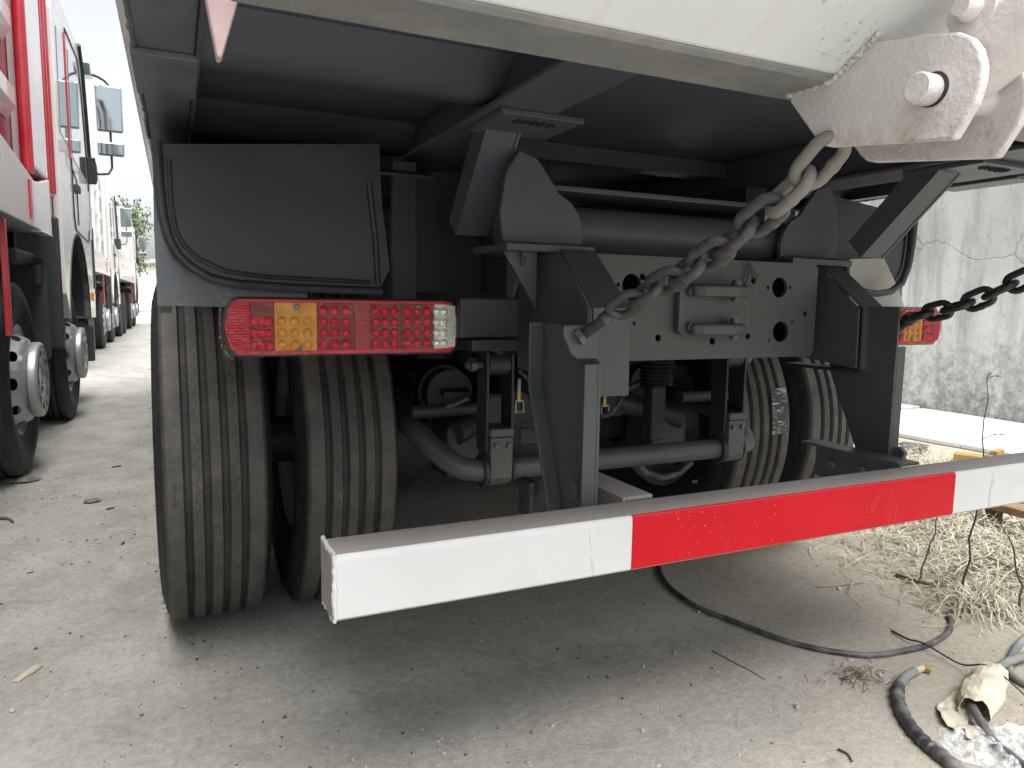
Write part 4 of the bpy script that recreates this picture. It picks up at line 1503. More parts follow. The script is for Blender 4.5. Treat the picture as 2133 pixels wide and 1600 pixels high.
def parked_truck(root):
    B = Vector(root['base'])

    def V_(x, y, z):
        return Vector((x, y, z))
    # wheels at 4.66 and 6.70
    for y_ in (4.66, 6.70):
        o = link('wheel', front_rim_me, root, loc=(-.90, y_, .53))
        link('tyre', tyre2_me, o)
        link('hub_cover', hub_me, o)
        link('hub_back', hubback_me, o)
        link('emblem', emb_me, o)
        MB().tube([(-3.0, y_, .5), (-1.0, y_, .5)], .06, 10).build('front_axle', M['truckdark'], root, smooth=True)
    for y_ in (.3, 1.68):
        for x_ in (-.90, -1.25):
            o = link('wheel', rim_me, root, loc=(x_, y_, .53))
            link('tyre', tyre2_me, o)
    # far-side wheels
    for y_ in (4.66, 6.70):
        o = link('wheel', front_rim_me, root, loc=(-2.95, y_, .53))
        link('tyre', tyre2_me, o)
        o.rotation_euler = (0, 0, math.pi)
    for x_ in (-1.5, -2.3):
        MB().box((x_-.04, -.3, .78), (x_+.04, 8.0, 1.06)).build('chassis_rail', M['truckdark'], root)
    # tipping body: recessed red panels, white ribs, white lower sill
    X0 = -.70
    Yf = 5.36
    Y0 = -.5
    MB().box((-3.15, Y0, 1.46), (X0-.085, Yf-.05, 3.3)).build('body_panel', M['truckred'], root)
    MB().box((-3.17, Y0, 1.372), (X0-.02, Yf, 1.459)).build('body_floor', M['truckwhite'], root)
    sill = MB()
    sill.prism([(Y0, 1.36), (Yf-.005, 1.36), (Yf-.01, 1.70), (4.97, 1.63), (4.80, 1.62), (3.9, 1.72), (Y0, 1.72)], 'X', X0-.019, X0+.018)
    so_ = sill.build('body_sill', M['truckwhite'], root, bevel=.006)
    MB().box((X0+.0181, 4.60, 1.40), (X0+.026, 4.66, 1.60)).build('red_reflector', M['lred'], so_)
    MB().box((X0-.03, 4.95, 1.352), (X0+.024, 5.34, 1.3595)).build('sill_edge', M['truckwhite'], so_)
    # front corner post (white) and red edge tube
    MB().box((X0-.084, 4.86, 1.705), (X0+.012, Yf, 3.3)).build('corner_post', M['truckwhite'], root, bevel=.008)
    MB().tube([(X0-.01, 4.81, 1.66), (X0-.01, 4.81, 3.3)], .032, 12).build('edge_tube', M['truckred'], root, smooth=True)
    for z_ in (2.02, 2.42, 2.82, 3.15):
        m_ = MB()
        m_.add([(X0-.083, Y0, z_-.10), (X0-.083, 4.77, z_-.10), (X0-.083, 4.77, z_+.10), (X0-.083, Y0, z_+.10),
                (X0-.01, Y0, z_-.035), (X0-.03, 4.70, z_-.035), (X0-.03, 4.70, z_+.055), (X0-.01, Y0, z_+.055)],
               ((0, 1, 2, 3), (4, 7, 6, 5), (0, 4, 5, 1), (2, 6, 7, 3), (1, 5, 6, 2), (0, 3, 7, 4)))
        m_.build('body_rib', M['truckwhite'], root, bevel=.004)
    for y_ in (-.4, .3, 1.2, 2.1, 3.0, 3.9):
        MB().box((X0-.083, y_, 1.725), (X0-.004, y_+.14, 3.3)).build('body_post', M['truckwhite'], root, bevel=.006)
    # headboard behind the cab (dark red fluted)
    MB().box((-3.1, Yf+.005, 1.62), (X0-.10, Yf+.12, 3.35)).build('headboard', M['truckred'], root)
    MB().box((X0-.30, Yf+.02, 1.64), (X0-.012, Yf+.46, 3.3)).build('headboard_wing', M['truckred'], root, bevel=.01)
    for k in range(3):
        MB().tube([(X0-.015, Yf+.12+k*.13, 1.66), (X0-.015, Yf+.12+k*.13, 3.3)], .022, 10).build('headboard_flute', M['truckred'], root, smooth=True)
    # hanging red guard bar
    MB().box((X0-.02, 4.02, .80), (X0+.004, 4.06, 1.34)).build('guard_bar', M['truckred'], root, bevel=.004)
    # mudguard between the wheels with bracket
    MB().box((-1.30, 5.30, .60), (-.72, 5.34, 1.22)).build('mud_flap', M['truckdark'], root, bevel=.012)
    MB().box((-1.25, 4.75, 1.16), (-.78, 5.345, 1.25)).build('mudguard_bracket', M['truckdark'], root, bevel=.02)
    MB().box((-.76, 5.12, 1.05), (-.735, 5.29, 1.17)).build('bracket_plate', M['castgrey'], root, bevel=.008)
    MB().tube([(-.82, 4.0, 1.22), (-.82, 5.2, 1.22)], .02, 10).build('guard_tube', M['truckdark'], root, smooth=True)
    MB().box((-1.30, 5.345, .55), (-.80, 5.95, .60)).build('step_shelf', M['truckdark'], root, bevel=.01)
    MB().box((-1.3, 5.345, .6005), (-.95, 5.9, 1.2)).build('air_tank_box', M['truckdark'], root, bevel=.03)
    # cab side with the wheel arch cut out
    XS = -.685
    arch = []
    for k in range(15):
        a = R(180-180*k/14)
        arch.append((6.74+.66*math.cos(a), .80+.66*max(0, math.sin(a))))
    side = [(5.90, 1.00), (6.04, .86)]+arch+[(7.42, .80), (7.86, .78), (7.92, 1.2), (7.95, 1.75), (7.86, 2.2), (7.60, 2.95), (7.45, 3.12), (5.95, 3.12), (5.88, 2.9), (5.88, 1.5)]
    cabo = MB().prism(side, 'X', XS-.05, XS).build('cab_side', M['truckwhite'], root, bevel=.006)
    MB().prism([(5.89, 1.47), (7.90, 1.47), (7.93, 1.75), (7.84, 2.2), (7.58, 2.95), (7.43, 3.1), (5.96, 3.1), (5.9, 2.9)], 'X', -3.1, XS-.0505).build('cab_shell', M['truckwhite'], root, bevel=.03)
    MB().box((-3.05, 5.95, 2.0), (XS-.06, 7.3, 2.01)).build('cab_inner', M['truckdark'], cabo)
    # wheel housing liner
    ln = [(a, b) for a, b in arch]
    pr = ln+[(6.74+(a-6.74)*1.03, .80+(b-.80)*1.03) for a, b in ln[::-1]]
    MB().prism(pr, 'X', -1.5, XS+.004).build('wheel_arch_liner', M['truckdark'], root)
    MB().box((-3.0, 5.92, .9), (-1.25, 7.7, 1.46)).build('engine_block', M['truckdark'], root)
    # fender trim and lower cab band
    MB().box((-.96, 5.80, .62), (XS-.02, 5.885, 1.52)).build('cab_fairing', M['truckdark'], root, bevel=.015)
    # side window, its frame and rear quarter window
    win = [(6.62, 2.06), (7.62, 2.00), (7.42, 2.60), (7.22, 2.86), (6.66, 2.86)]
    MB().prism(win, 'X', XS+.0005, XS+.006).build('side_window', M['glass'], cabo)
    q = [(6.02, 2.12), (6.42, 2.10), (6.42, 2.84), (6.06, 2.84)]
    MB().prism(q, 'X', XS+.0005, XS+.005).build('quarter_window', M['glass'], cabo)
    MB().box((XS+.0005, 6.46, 2.02), (XS+.012, 6.53, 2.92)).build('pillar_trim', M['truckred'], cabo)
    def seam(pts, nm='door_seam', r=.007, mat='blackplast'):
        MB().tube([(XS+.002, a, b) for a, b in pts], r, 6).build(nm, M[mat], cabo)
    seam([(6.56, 2.98), (6.56, 1.62), (6.62, 1.50), (7.52, 1.46), (7.72, 1.7), (7.74, 2.0), (7.50, 2.75), (7.32, 2.98), (6.56, 2.98)])
    seam([(6.60, 1.96), (6.84, 1.90), (6.84, 1.55)], r=.005)
    MB().box((XS+.001, 6.66, 1.80), (XS+.028, 6.86, 1.86)).build('door_handle', M['truckdark'], cabo, bevel=.01)
    MB().tube([(XS+.004, 7.90, 2.22), (XS+.004, 7.64, 2.95), (XS+.004, 7.45, 3.13)], .022, 8).build('roof_trim', M['blackplast'], cabo, smooth=True)
    MB().box((XS-.02, 7.60, 1.5), (XS+.006, 7.86, 1.93)).build('corner_deflector', M['truckwhite'], cabo, bevel=.01)
    MB().box((XS-.03, 7.80, 1.05), (XS+.008, 7.93, 1.62)).build('corner_grille', M['truckdark'], cabo, bevel=.01)
    # bumper corner, marker lamp
    MB().box((-3.05, 7.44, .42), (XS-.03, 8.05, .795)).build('front_bumper', M['truckdark'], root, bevel=.04)
    MB().box((-.95, 7.45, .40), (XS+.01, 7.50, .72)).build('front_mud_flap', M['truckdark'], root, bevel=.01)
    MB().box((XS-.028, 7.60, .94), (XS+.016, 7.72, 1.02)).build('marker_lamp', M['amberlamp'], cabo, bevel=.01)
    MB().box((XS-.05, 7.50, 1.12), (XS+.012, 7.58, 1.18)).build('fog_lamp', M['lclear'], cabo, bevel=.01)
    # mirror set on a tubular arm
    xm = -.50
    arm = MB().tube([(XS, 7.72, 3.0), (-.62, 7.86, 3.0), (-.58, 7.9, 3.0), (-.53, 7.98, 2.99), (xm, 8.0, 2.96), (xm, 8.0, 2.20), (-.53, 7.98, 2.14), (-.60, 7.92, 2.12), (XS, 7.85, 2.14)], .011, 10)
    ar = arm.build('mirror_arm', M['truckdark'], root, smooth=True)
    MB().prism([(7.62, 3.04), (7.92, 3.02), (7.92, 2.97), (7.68, 2.95)], 'X', XS-.01, XS+.07).build('arm_bracket', M['mirrorback'], ar, bevel=.01)
    MB().prism([(7.72, 2.24), (7.92, 2.17), (7.92, 2.06), (7.76, 2.0)], 'X', XS-.01, XS+.07).build('arm_bracket', M['truckdark'], ar, bevel=.01)
    for (z0, z1, nm) in ((2.52, 2.95, 'main_mirror'), (2.26, 2.435, 'wide_mirror')):
        z0, z1 = (2.52, 2.95) if nm == 'main_mirror' else (2.30, 2.435)
        b_ = MB()
        h_ = .115
        b_.add([(xm-h_, 7.955, z0), (xm+h_, 7.955, z0), (xm+h_*1.02, 7.955, z1), (xm-h_*1.04, 7.955, z1), (xm-h_*.8, 8.06, z0+.02), (xm+h_*.8, 8.06, z0+.02), (xm+h_*.8, 8.06, z1-.02), (xm-h_*.8, 8.06, z1-.02)],
               ((0, 1, 2, 3), (4, 7, 6, 5), (0, 4, 5, 1), (1, 5, 6, 2), (2, 6, 7, 3), (3, 7, 4, 0)))
        mo = b_.build(nm, M['mirrorback'], ar, bevel=.018)
        MB().box((xm-h_*.86, 7.951, z0+.02), (xm+h_*.84, 7.9545, z1-.02)).build('mirror_glass', M['mirror'], mo)

rt = thing('dump_truck', (-1.9, 5.0, 0), 'red and white tipper truck with silver hub covers parked alongside', 'dump truck', 'trucks parked in the left row')
parked_truck(rt)
tb = copy_tree(rt)
tb.location = (-1.9-.44, 5.0+10.7, 0)
tb['label'] = 'white cab truck parked ahead of the red and white tipper'
def repaint(o):
    for ch in o.children:
        if ch.type == 'MESH' and ch.material_slots and ch.material_slots[0].material == M['truckred'] and ch.name.split('.')[0] != 'guard_bar':
            ch.material_slots[0].link = 'OBJECT'
            ch.material_slots[0].material = M['truckwhite']
        repaint(ch)
repaint(tb)
tc_ = copy_tree(rt)
tc_.location = (-1.9-.42, 5.0+19.5, 0)
repaint(tc_)
tc_['label'] = 'farthest truck at the end of the left row'

# ------------------------------------------------------------------ far end of the lane
fb = thing('warehouse', (-6, 62, 0), 'pale cream building closing the far end of the lane', 'building')
MB().box((-26, 62, 0), (12, 74, 3.4)).build('wall', M['facade'], fb)
MB().box((-26.4, 61.6, 3.401), (12.4, 74.4, 3.75)).build('roof', M['farroof'], fb)
for k in range(9):
    x_ = -24+k*4
    wo = MB().box((x_, 61.93, 1.3), (x_+1.6, 61.999, 2.5)).build('window', M['facade'], fb)
    MB().box((x_+.1, 61.90, 1.4), (x_+1.5, 61.929, 2.4)).build('pane', M['glass'], wo)
MB().box((-3.6, 61.9, 0), (-1.2, 61.999, 2.6)).build('shutter_door', M['facade'], fb)

def tree(x, y, h, rad, lab, seed):
    random.seed(seed)
    t_ = thing('roadside_tree', (x, y, 0), lab, 'tree', 'trees beyond the lane')
    tk = MB()
    tk.tube([(x, y, 0), (x+.05, y, h*.3), (x-.1, y+.1, h*.6), (x, y, h*.8)], [.16, .13, .09, .04], 9)
    limbs = []
    for k in range(9):
        a = random.uniform(0, 6.28)
        z0 = h*random.uniform(.35, .65)
        e = Vector((x+rad*.8*math.cos(a), y+rad*.8*math.sin(a), z0+h*random.uniform(.08, .3)))
        tk.tube([(x, y, z0), Vector((x, y, z0)).lerp(e, .5)+Vector((0, 0, .1)), e], [.06, .04, .015], 6)
        limbs.append(e)
    tk.build('trunk', M['bark'], t_)
    cr = MB()
    for k in range(2600):
        if random.random() < .7:
            c = random.choice(limbs)
            p = c+Vector([random.gauss(0, rad*.26) for _ in range(3)])
        else:
            a = random.uniform(0, 6.28)
            rr = rad*random.random()**.5
            p = Vector((x+rr*math.cos(a), y+rr*math.sin(a), h*random.uniform(.5, 1)))
        d1 = Vector([random.gauss(0, 1) for _ in range(3)]).normalized()*.13
        d2 = d1.orthogonal().normalized()*.07
        cr.add((p-d1, p+d2, p+d1, p-d2), ((0, 1, 2, 3),))
    cr.build('crown', M['leaf'], t_)
tree(-3.2, 48, 6.5, 1.7, 'leafy tree standing before the pale building', 1)
tree(-6.3, 55, 7.5, 2.2, 'taller leafy tree behind the farthest truck', 2)

# ------------------------------------------------------------------ STRAW, STEMS, TWIGS
random.seed(41)
stw = MB()
def gp(px, py):
    return at(px, py, 'Z', 0)
def blade(c, ln, lift):
    a = random.uniform(0, 6.28)
    cur = random.uniform(-1.6, 1.6)
    n = 5
    p = c.copy()
    pts = []
    for k in range(n):
        hz = max(.003, c.z+lift*math.sin(math.pi*k/(n-1))*random.uniform(.5, 1.2))
        pts.append(Vector((p.x, p.y, hz)))
        p += Vector((math.cos(a), math.sin(a), 0))*ln/(n-1)
        a += cur*.3+random.uniform(-.25, .25)
    wd = random.uniform(.0012, .0032)
    vs = []
    for i, q in enumerate(pts):
        t_ = (pts[min(i+1, n-1)]-pts[max(i-1, 0)]).normalized()
        s_ = t_.cross(Vector((random.uniform(-.5, .5), random.uniform(-.5, .5), 1))).normalized()*wd*(1-.5*i/n)
        vs += [q-s_, q+s_]
    stw.add(vs, [(2*i, 2*i+1, 2*i+3, 2*i+2) for i in range(n-1)])
# heaps: (centre px, spread x, spread y, height, count)
heaps = [((2010, 1100), .55, .55, .05, 760), ((1900, 1085), .40, .45, .03, 330), ((2120, 1160), .45, .4, .045, 380), ((1950, 1180), .35, .25, .015, 200),
         ((1890, 955), .35, .6, .04, 450), ((2040, 1265), .14, .12, .02, 200), ((2130, 1215), .3, .25, .03, 260), ((1760, 1120), .35, .3, .006, 60), ((2125, 1060), .5, .5, .06, 420)]
for (px, py), sx, sy, hh, n in heaps:
    c0 = gp(px, py)
    for k in range(n):
        dx, dy = random.gauss(0, .5), random.gauss(0, .5)
        r2 = dx*dx+dy*dy
        z = hh*math.exp(-r2*1.6)*random.random()
        blade(Vector((c0.x+dx*sx, c0.y+dy*sy, z+.004)), random.uniform(.06, .26), random.uniform(.005, .05))
tag(stw.build('straw', M['straw']), 'loose heap of dry yellow straw on the earth beside the truck', 'straw', kind='stuff')

def stem(base, top, name, lab, seed, nside, r0=.0045, grp=None, mat='stem', bend=.03):
    random.seed(seed)
    base, top = Vector(base), Vector(top)
    t_ = thing(name, base, lab, 'plant', grp)
    n = 12
    pts = []
    for k in range(n):
        f_ = k/(n-1)
        p = base.lerp(top, f_)+Vector((random.uniform(-1, 1)*bend*.25+bend*math.sin(f_*3.1), random.uniform(-1, 1)*bend*.25, 0))*(1 if 0 < k < n-1 else 0)
        pts.append(p)
    MB().tube(pts, [r0*(1-.75*k/(n-1)) for k in range(n)], 6).build('stem', M[mat], t_, smooth=True)
    for k in range(nside):
        i = random.randint(2, n-1)
        p = pts[i]
        a = random.uniform(0, 6.28)
        ln = random.uniform(.03, .085)
        d_ = Vector((math.cos(a), math.sin(a)*.6, random.uniform(-.1, .8))).normalized()
        q = p+d_*ln
        tw = MB().tube([p, p+d_*ln*.5+Vector((0, 0, .006)), q+Vector((0, 0, -.008))], [r0*.34, r0*.28, r0*.16], 5).build('twig', M[mat], t_)
        for j in range(random.randint(1, 3)):
            e = p.lerp(q, random.uniform(.4, 1))
            b = Vector([random.gauss(0, 1) for _ in range(3)]).normalized()*.006
            MB().add((e, e+b, e+b*1.6+b.orthogonal()*.35, e+b.orthogonal()*.5), ((0, 1, 2, 3),)).build('withered_leaf', M[mat], t_)
b1 = gp(2001, 1247)
stem(b1, at(2055, 790, 'Y', b1.y+.02), 'dry_sapling', 'tall thin bare sapling rising past the bumper bar in front of the wall', 3, 11)
b2 = gp(1909, 1219)
stem(b2, at(1957, 1030, 'Y', b2.y+.04), 'dry_sapling', 'short leaning bare sapling growing out of the straw behind the bumper bar', 6, 1)
b3 = gp(2131, 1285)
stem(b3, at(2075, 1060, 'Y', b3.y+.10), 'dry_sapling', 'dark bare stem leaning over the straw towards the timber offcuts', 9, 3)

def twig(pxs, r, lab, name='dry_twig', mat='twig', lift=None, rad=None, grp=None):
    pts = [gp(a, b)+Vector((0, 0, r+.001+(lift[i] if lift else 0))) for i, (a, b) in enumerate(pxs)]
    n = len(pts)
    # resample smoothly
    out = []
    for i in range(n-1):
        p0, p1, p2, p3 = pts[max(i-1, 0)], pts[i], pts[i+1], pts[min(i+2, n-1)]
        for k in range(6):
            t_ = k/6
            out.append(.5*((2*p1)+(p2-p0)*t_+(2*p0-5*p1+4*p2-p3)*t_*t_+(3*p1-p0-3*p2+p3)*t_**3))
    out.append(pts[-1])
    m_ = MB().tube(out, rad(len(out)) if rad else [r*(1-.5*k/len(out)) for k in range(len(out))], 8)
    return tag(m_.build(name, M[mat], smooth=True), lab, 'twig', grp)
twig([(1865, 1200), (1915, 1222), (1960, 1226), (2010, 1205), (2070, 1195), (2133, 1210)], .007, 'brown bent branch lying along the front of the straw', lift=[0, .01, .01, .02, .03, .03])
twig([(1940, 1225), (2000, 1195), (2060, 1192), (2130, 1225)], .005, 'thin brown branch crossing the bent one beside the straw', lift=[.01, .03, .05, .03])
twig([(1858, 1317), (1890, 1338), (1925, 1355), (2000, 1395), (2060, 1430), (2150, 1475)], .0035, 'long straight dark stick laid across the grey cable', mat='stem', lift=[.0, .006, .016, .012, .05, .01])
twig([(1482, 1357), (1530, 1382), (1565, 1400), (1594, 1418)], .0015, 'hair-thin dark stalk lying alone on bare earth', mat='stem')
twig([(1745, 1564), (1765, 1574), (1775, 1590)], .003, 'short curled dark twig at the edge of the bare earth', mat='stem')
twig([(1750, 1180), (1800, 1150), (1860, 1100), (1885, 1085)], .004, 'pale straight stalk pointing into the straw', mat='twigpale', lift=[0, 0, .02, .03])
twig([(1700, 1225), (1740, 1222), (1800, 1216)], .003, 'pale short stalk beside the straw on dark earth', mat='twigpale')
twig([(1965, 1330), (1990, 1305), (1985, 1270), (2000, 1245)], .003, 'pale curled stalk rising by the end of the grey cable', mat='twigpale', lift=[0, .01, .01, .02])
twig([(0, 1083), (18, 1084), (28, 1091)], .007, 'rusty bent rod end on the concrete near the red truck', mat='twig')

# ------------------------------------------------------------------ CABLES AND HOSES
def hose(pxs, r, name, lab, mat, lift=None, cat='cable'):
    pts = [gp(a, b)+Vector((0, 0, r+(lift[i] if lift else 0))) for i, (a, b) in enumerate(pxs)]
    n = len(pts)
    out = []
    for i in range(n-1):
        p0, p1, p2, p3 = pts[max(i-1, 0)], pts[i], pts[i+1], pts[min(i+2, n-1)]
        for k in range(8):
            t_ = k/8
            out.append(.5*((2*p1)+(p2-p0)*t_+(2*p0-5*p1+4*p2-p3)*t_*t_+(3*p1-p0-3*p2+p3)*t_**3))
    out.append(pts[-1])
    t_ = thing(name, tuple(pts[n//2]), lab, cat)
    MB().tube(out, r, 14).build('sheath', M[mat], t_, smooth=True)
    return t_, out
hose([(1330, 1140), (1366, 1172), (1378, 1205), (1402, 1235), (1450, 1268), (1500, 1289), (1560, 1312), (1620, 1335), (1700, 1357), (1780, 1369), (1825, 1370), (1880, 1362), (1935, 1348), (1972, 1325), (1982, 1302), (1974, 1286)], .0085, 'grey_cable',
     'long dusty cable curving from under the truck across bare earth', 'cable')
th_, out = hose([(1905, 1408), (1885, 1420), (1870, 1445), (1872, 1475), (1890, 1515), (1920, 1552), (1955, 1582), (2005, 1622)], .0125, 'spiral_hose', 'thick black spiral-wrapped hose with a yellowed brass end', 'hose', cat='hose')
seg = len(out)
for k in range(14, seg, 4):
    if k+4 < seg:
        q = out[k:k+5]
        MB().tube(q, [.0138, .0150, .0160, .0170, .0130], 14).build('spiral_turn', M['cable'], th_, smooth=True)
e0, e1 = gp(1905, 1408)+Vector((0, 0, .0125)), gp(1922, 1400)+Vector((0, 0, .0125))
MB().tube([e0, e0.lerp(e1, .6), e1], [.0105, .009, .009], 10).build('ferrule', M['paperdark'], th_, smooth=True)
e2 = gp(1938, 1404)+Vector((0, 0, .012))
MB().tube([e1, e2], .0105, 6).build('end_fitting', M['brass'], th_)
hose([(2022, 1495), (2040, 1520), (2065, 1548), (2100, 1580), (2150, 1620)], .0105, 'black_cable', 'black cable coming out of the paper sleeve', 'cable', lift=[.02, .012, .0, .0, .0])
hose([(2160, 1318), (2125, 1345), (2108, 1372), (2100, 1400), (2112, 1418), (2150, 1440)], .0105, 'grey_hose', 'grey dusty hose looping at the edge beside the paper sleeve', 'hose', cat='hose')
hose([(2170, 1372), (2120, 1390), (2085, 1408), (2055, 1435), (2035, 1470)], .0115, 'grey_hose', 'grey hose running into the torn paper sleeve', 'hose', lift=[.012, .016, .02, .02, .014], cat='hose')

# paper sleeve and torn flat sheet
import mathutils.noise as N
random.seed(17)
c0, c1 = gp(2068, 1418), gp(2028, 1500)
sl_ = MB()
def sleeve(u, v):
    c = c0.lerp(c1, v)+Vector((0, 0, .026))
    ax_ = (c1-c0).normalized()
    sdv = ax_.cross(Vector((0, 0, 1))).normalized()
    a = R(-60)+R(300)*u
    rr = .027+.008*math.sin(v*3)+N.noise(Vector((u*6, v*7, 1)))*.007
    e = N.noise(Vector((u*9, 4, 2)))*.02 if v > .85 or v < .1 else 0
    p = c+sdv*math.cos(a)*rr*1.25+Vector((0, 0, 1))*math.sin(a)*rr+ax_*e
    p.z = max(p.z, .004)
    return p
sl_.grid(15, 11, sleeve)
pw = thing('paper_wrapper', tuple(c0.lerp(c1, .5)), 'torn beige paper sleeve rolled round the hose', 'paper')
so = sl_.build('rolled_paper', M['paper'], pw)
so.modifiers.new('thick', 'SOLIDIFY').thickness = .0012
fp = [gp(a, b) for a, b in ((1950, 1478), (1985, 1448), (2020, 1440), (2022, 1480), (2012, 1528), (1990, 1535), (1962, 1510))]
sheet = MB()
cen = sum(fp, Vector())/len(fp)
def sh(u, v):
    k = u*len(fp)
    i = int(k) % len(fp)
    e = fp[i].lerp(fp[(i+1) % len(fp)], k-int(k))
    p = cen.lerp(e, v*(1+.06*N.noise(e*40)))
    p.z = .004+.012*abs(N.noise(p*28))+.010*v*abs(N.noise(p*13+Vector((3, 1, 0))))
    return p
sheet.grid(50, 12, sh)
ps_ = sheet.build('flattened_paper', M['paperdark'], smooth='full')
ps_.modifiers.new('thick', 'SOLIDIFY').thickness = .001
tag(ps_, 'flattened dirty paper scrap lying against the paper sleeve', 'paper')
fp = [gp(a, b) for a, b in ((2008, 1525), (2030, 1520), (2042, 1538), (2030, 1552), (2012, 1545))]
cen = sum(fp, Vector())/len(fp)
sheet = MB()
sheet.grid(30, 8, sh)
ps2 = sheet.build('paper_scrap', M['paper'], smooth='full')
ps2.modifiers.new('thick', 'SOLIDIFY').thickness = .001
tag(ps2, 'small curled cream paper scrap below the sleeve opening', 'paper')

# crumpled clear plastic bag under the black cable
bgm = MB()
bc = gp(2088, 1572)
def bag(u, v):
    a = u*2*math.pi
    rr = .115*(1-v)*(1+.35*math.sin(3*a+1)*.5+.3*N.noise(Vector((math.cos(a)*2, math.sin(a)*2, v*3))))
    z = .003+.016*math.sin(v*1.57)+.026*N.noise(Vector((math.cos(a)*rr*40, math.sin(a)*rr*40, 5)))*(1 if v > .06 else 0)
    return (bc.x+math.cos(a)*rr, bc.y+math.sin(a)*rr, max(.002, z))
bgm.grid(70, 24, bag)
bo_ = bgm.build('plastic_bag', M['bag'], smooth='full')
tag(bo_, 'crumpled clear plastic bag under the black cable', 'bag')

# ------------------------------------------------------------------ TIMBER
def beam(px0, px1, wd, hh, z0, mat, lab):
    a, b = gp(*px0), gp(*px1)
    d_ = (b-a).normalized()
    n_ = Vector((-d_.y, d_.x, 0))*wd/2
    vs = [a-n_, a+n_, b+n_, b-n_]
    m_ = MB().add([(p.x, p.y, z0) for p in vs]+[(p.x, p.y, z0+hh) for p in vs], ((0, 3, 2, 1), (4, 5, 6, 7), (0, 1, 5, 4), (1, 2, 6, 5), (2, 3, 7, 6), (3, 0, 4, 7)))
    o = m_.build('timber_offcut', M[mat], bevel=.004)
    tag(o, lab, 'timber', 'timber pieces by the straw')
beam((1985, 975), (2065, 985), .10, .10, 0, 'yellowwood', 'thick yellow timber block at the back of the straw')
beam((2068, 972), (2083, 966), .04, .10, 0, 'yellowwood', 'small upright yellow timber piece beside the thick yellow block')
beam((2050, 1095), (2085, 1100), .07, .095, 0, 'brownwood', 'short dark brown timber block holding up the plank')
beam((2040, 1092), (2200, 1140), .10, .035, .096, 'brownwood', 'brown plank resting on the dark block over the straw')
beam((2105, 1062), (2260, 1085), .12, .05, .05, 'yellowwood', 'yellow plank in the straw behind the brown plank')

# ------------------------------------------------------------------ SMALL LITTER
def chip(px, py, ln, wd, hh, ang, mat, name, lab, cat='litter', grp=None):
    p = gp(px, py)
    Mx = Matrix.Translation(p) @ Matrix.Rotation(R(ang), 4, 'Z')
    m_ = MB().box((-ln/2, -wd/2, .001), (ln/2, wd/2, hh), Mx)
    return tag(m_.build(name, M[mat], bevel=min(hh, wd)*.2), lab, cat, grp)
chip(57, 1404, .085, .019, .004, 62, 'paper', 'flat_strip', 'flat pale strip of packing lying on the concrete')
chip(76, 1399, .05, .003, .0055, 62, 'paperdark', 'grooved_strip', 'narrow dark sliver lying against the flat pale strip')
chip(233, 1056, .05, .012, .006, 20, 'paper', 'cigarette_end', 'pale stub on the lane beside the grey shred')
chip(229, 1061, .035, .012, .005, 35, 'crumb', 'grey_shred', 'dark shred beside the pale stub on the lane')
chip(243, 973, .05, .014, .008, 25, 'twig', 'wood_chip', 'dark wood chip in the middle of the lane')
chip(256, 1134, .03, .008, .008, 75, 'twig', 'bark_curl', 'dark bark curl on the lane near the outer tyre')
chip(63, 1194, .02, .006, .004, 15, 'crumb', 'dark_flake', 'thin dark flake on the lane')
random.seed(23)
def crumple(px, py, r, mat, name, lab, cat, flat=.4):
    c = gp(px, py)
    m_ = MB()
    n, k2 = 16, 9
    def f(u, v):
        a = u*2*math.pi
        b = (v-.5)*math.pi
        d_ = Vector((math.cos(a)*math.cos(b), math.sin(a)*math.cos(b), math.sin(b)))
        rr = r*(1+.45*N.noise(d_*2.3+Vector((px, py, 0))))
        return Vector((c.x+d_.x*rr*1.5, c.y+d_.y*rr, max(.001, r*flat*.9+d_.z*rr*flat)))
    m_.grid(n, k2, f)
    return tag(m_.build(name, M[mat]), lab, cat)
crumple(192, 1047, .026, 'rag', 'crumpled_wrapper', 'crumpled grey wrapper lying on the lane between the trucks', 'wrapper')
crumple(48, 1003, .055, 'rag', 'dirty_rag', 'dirty grey rag lying under the silver-hubbed front tyre', 'rag', .22)
crumple(1895, 940, .10, 'crumb', 'dark_clod', 'dark branch-like clod at the edge of the cement apron', 'clod', .3)

# stones that can be told apart
stones = [(1660, 1475, .012), (1337, 1523, .010), (1112, 1528, .013), (1150, 1512, .009), (1100, 1590, .010), (1405, 1362, .009), (1340, 1390, .008), (1455, 1277, .010), (1530, 1306, .008), (925, 1572, .010),
          (1058, 1555, .007), (25, 1483, .012), (98, 1450, .008), (256, 1575, .009), (383, 1475, .010), (735, 1585, .010), (1247, 1329, .008), (1747, 1228, .012), (1832, 1408, .011), (1868, 1466, .014)]
random.seed(29)
for i, (px, py, r) in enumerate(stones):
    c = gp(px, py)
    m_ = MB()
    def f(u, v):
        a = u*2*math.pi
        b = (v-.5)*math.pi
        d_ = Vector((math.cos(a)*math.cos(b), math.sin(a)*math.cos(b), math.sin(b)))
        rr = r*.62*(1+.5*N.noise(d_*1.6+Vector((i*3.1, 0, 0))))
        return Vector((c.x+d_.x*rr, c.y+d_.y*rr, max(0, r*.3+d_.z*rr*.75)))
    m_.grid(11, 7, f)
    tag(m_.build('stone', M['pebble']), 'small loose stone on the bare ground behind the truck', 'stone', 'loose stones on the ground')

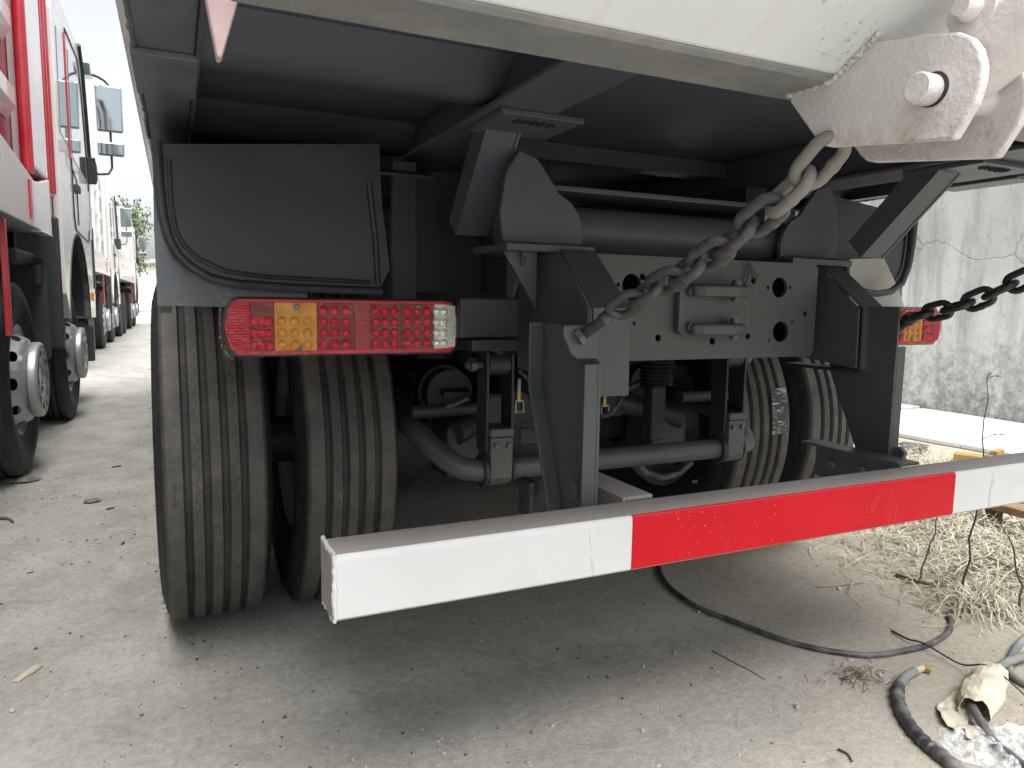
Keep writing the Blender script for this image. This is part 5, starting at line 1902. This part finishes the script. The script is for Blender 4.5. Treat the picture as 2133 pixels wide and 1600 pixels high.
# gravel and crumbs nobody could count
random.seed(51)
gv, cb_ = MB(), MB()
def pebble(mb_, c, r):
    a = random.uniform(0, 6.28)
    h = r*random.uniform(.4, .9)
    vs = []
    for k in range(5):
        b = a+k*1.2566+random.uniform(-.3, .3)
        q = r*random.uniform(.7, 1.2)
        vs.append((c.x+q*math.cos(b), c.y+q*math.sin(b), 0))
    vs += [(c.x+r*.45*math.cos(a), c.y+r*.45*math.sin(a), h), (c.x+r*.45*math.cos(a+2.1), c.y+r*.45*math.sin(a+2.1), h*.9), (c.x+r*.4*math.cos(a+4.2), c.y+r*.4*math.sin(a+4.2), h*.8)]
    mb_.add(vs, ((5, 6, 7), (0, 1, 5), (1, 6, 5), (1, 2, 6), (2, 7, 6), (2, 3, 7), (3, 4, 7), (4, 5, 7), (4, 0, 5)))
cl = [(random.uniform(-2, 3.2), random.uniform(.7, 5)) for _ in range(70)]
for k in range(11000):
    if random.random() < .5:
        c = random.choice(cl)
        x, y = random.gauss(c[0], .12), random.gauss(c[1], .12)
    else:
        x, y = random.uniform(-1.2, 4.2), .6+5.5*random.random()**1.6
    r = .0011+.0040*random.random()**3.0
    pebble(gv if random.random() < .62 else cb_, Vector((x, y, 0)), r*(1+.12*y))
tag(gv.build('gravel', M['pebble']), 'scatter of tiny pale pebbles over the ground', 'gravel', kind='stuff')
tag(cb_.build('dirt_crumbs', M['crumb']), 'scatter of tiny dark crumbs over the ground', 'crumbs', kind='stuff')
# small dry weed tuft by the cable
wt = MB()
random.seed(61)
c = gp(1785, 1410)
for k in range(70):
    p = c+Vector((random.gauss(0, .045), random.gauss(0, .03), .002))
    d_ = Vector((random.gauss(0, 1), random.gauss(0, 1), abs(random.gauss(0, .35)))).normalized()*random.uniform(.015, .05)
    q = p+d_*.6+Vector((0, 0, .006))
    e = p+d_
    e.z = max(.002, e.z-.004)
    wt.tube([p, q, e], [.0011, .0009, .0005], 4)
tag(wt.build('weed_tuft', M['twig']), 'small withered weed tuft beside the grey cable', 'weed', kind='stuff')
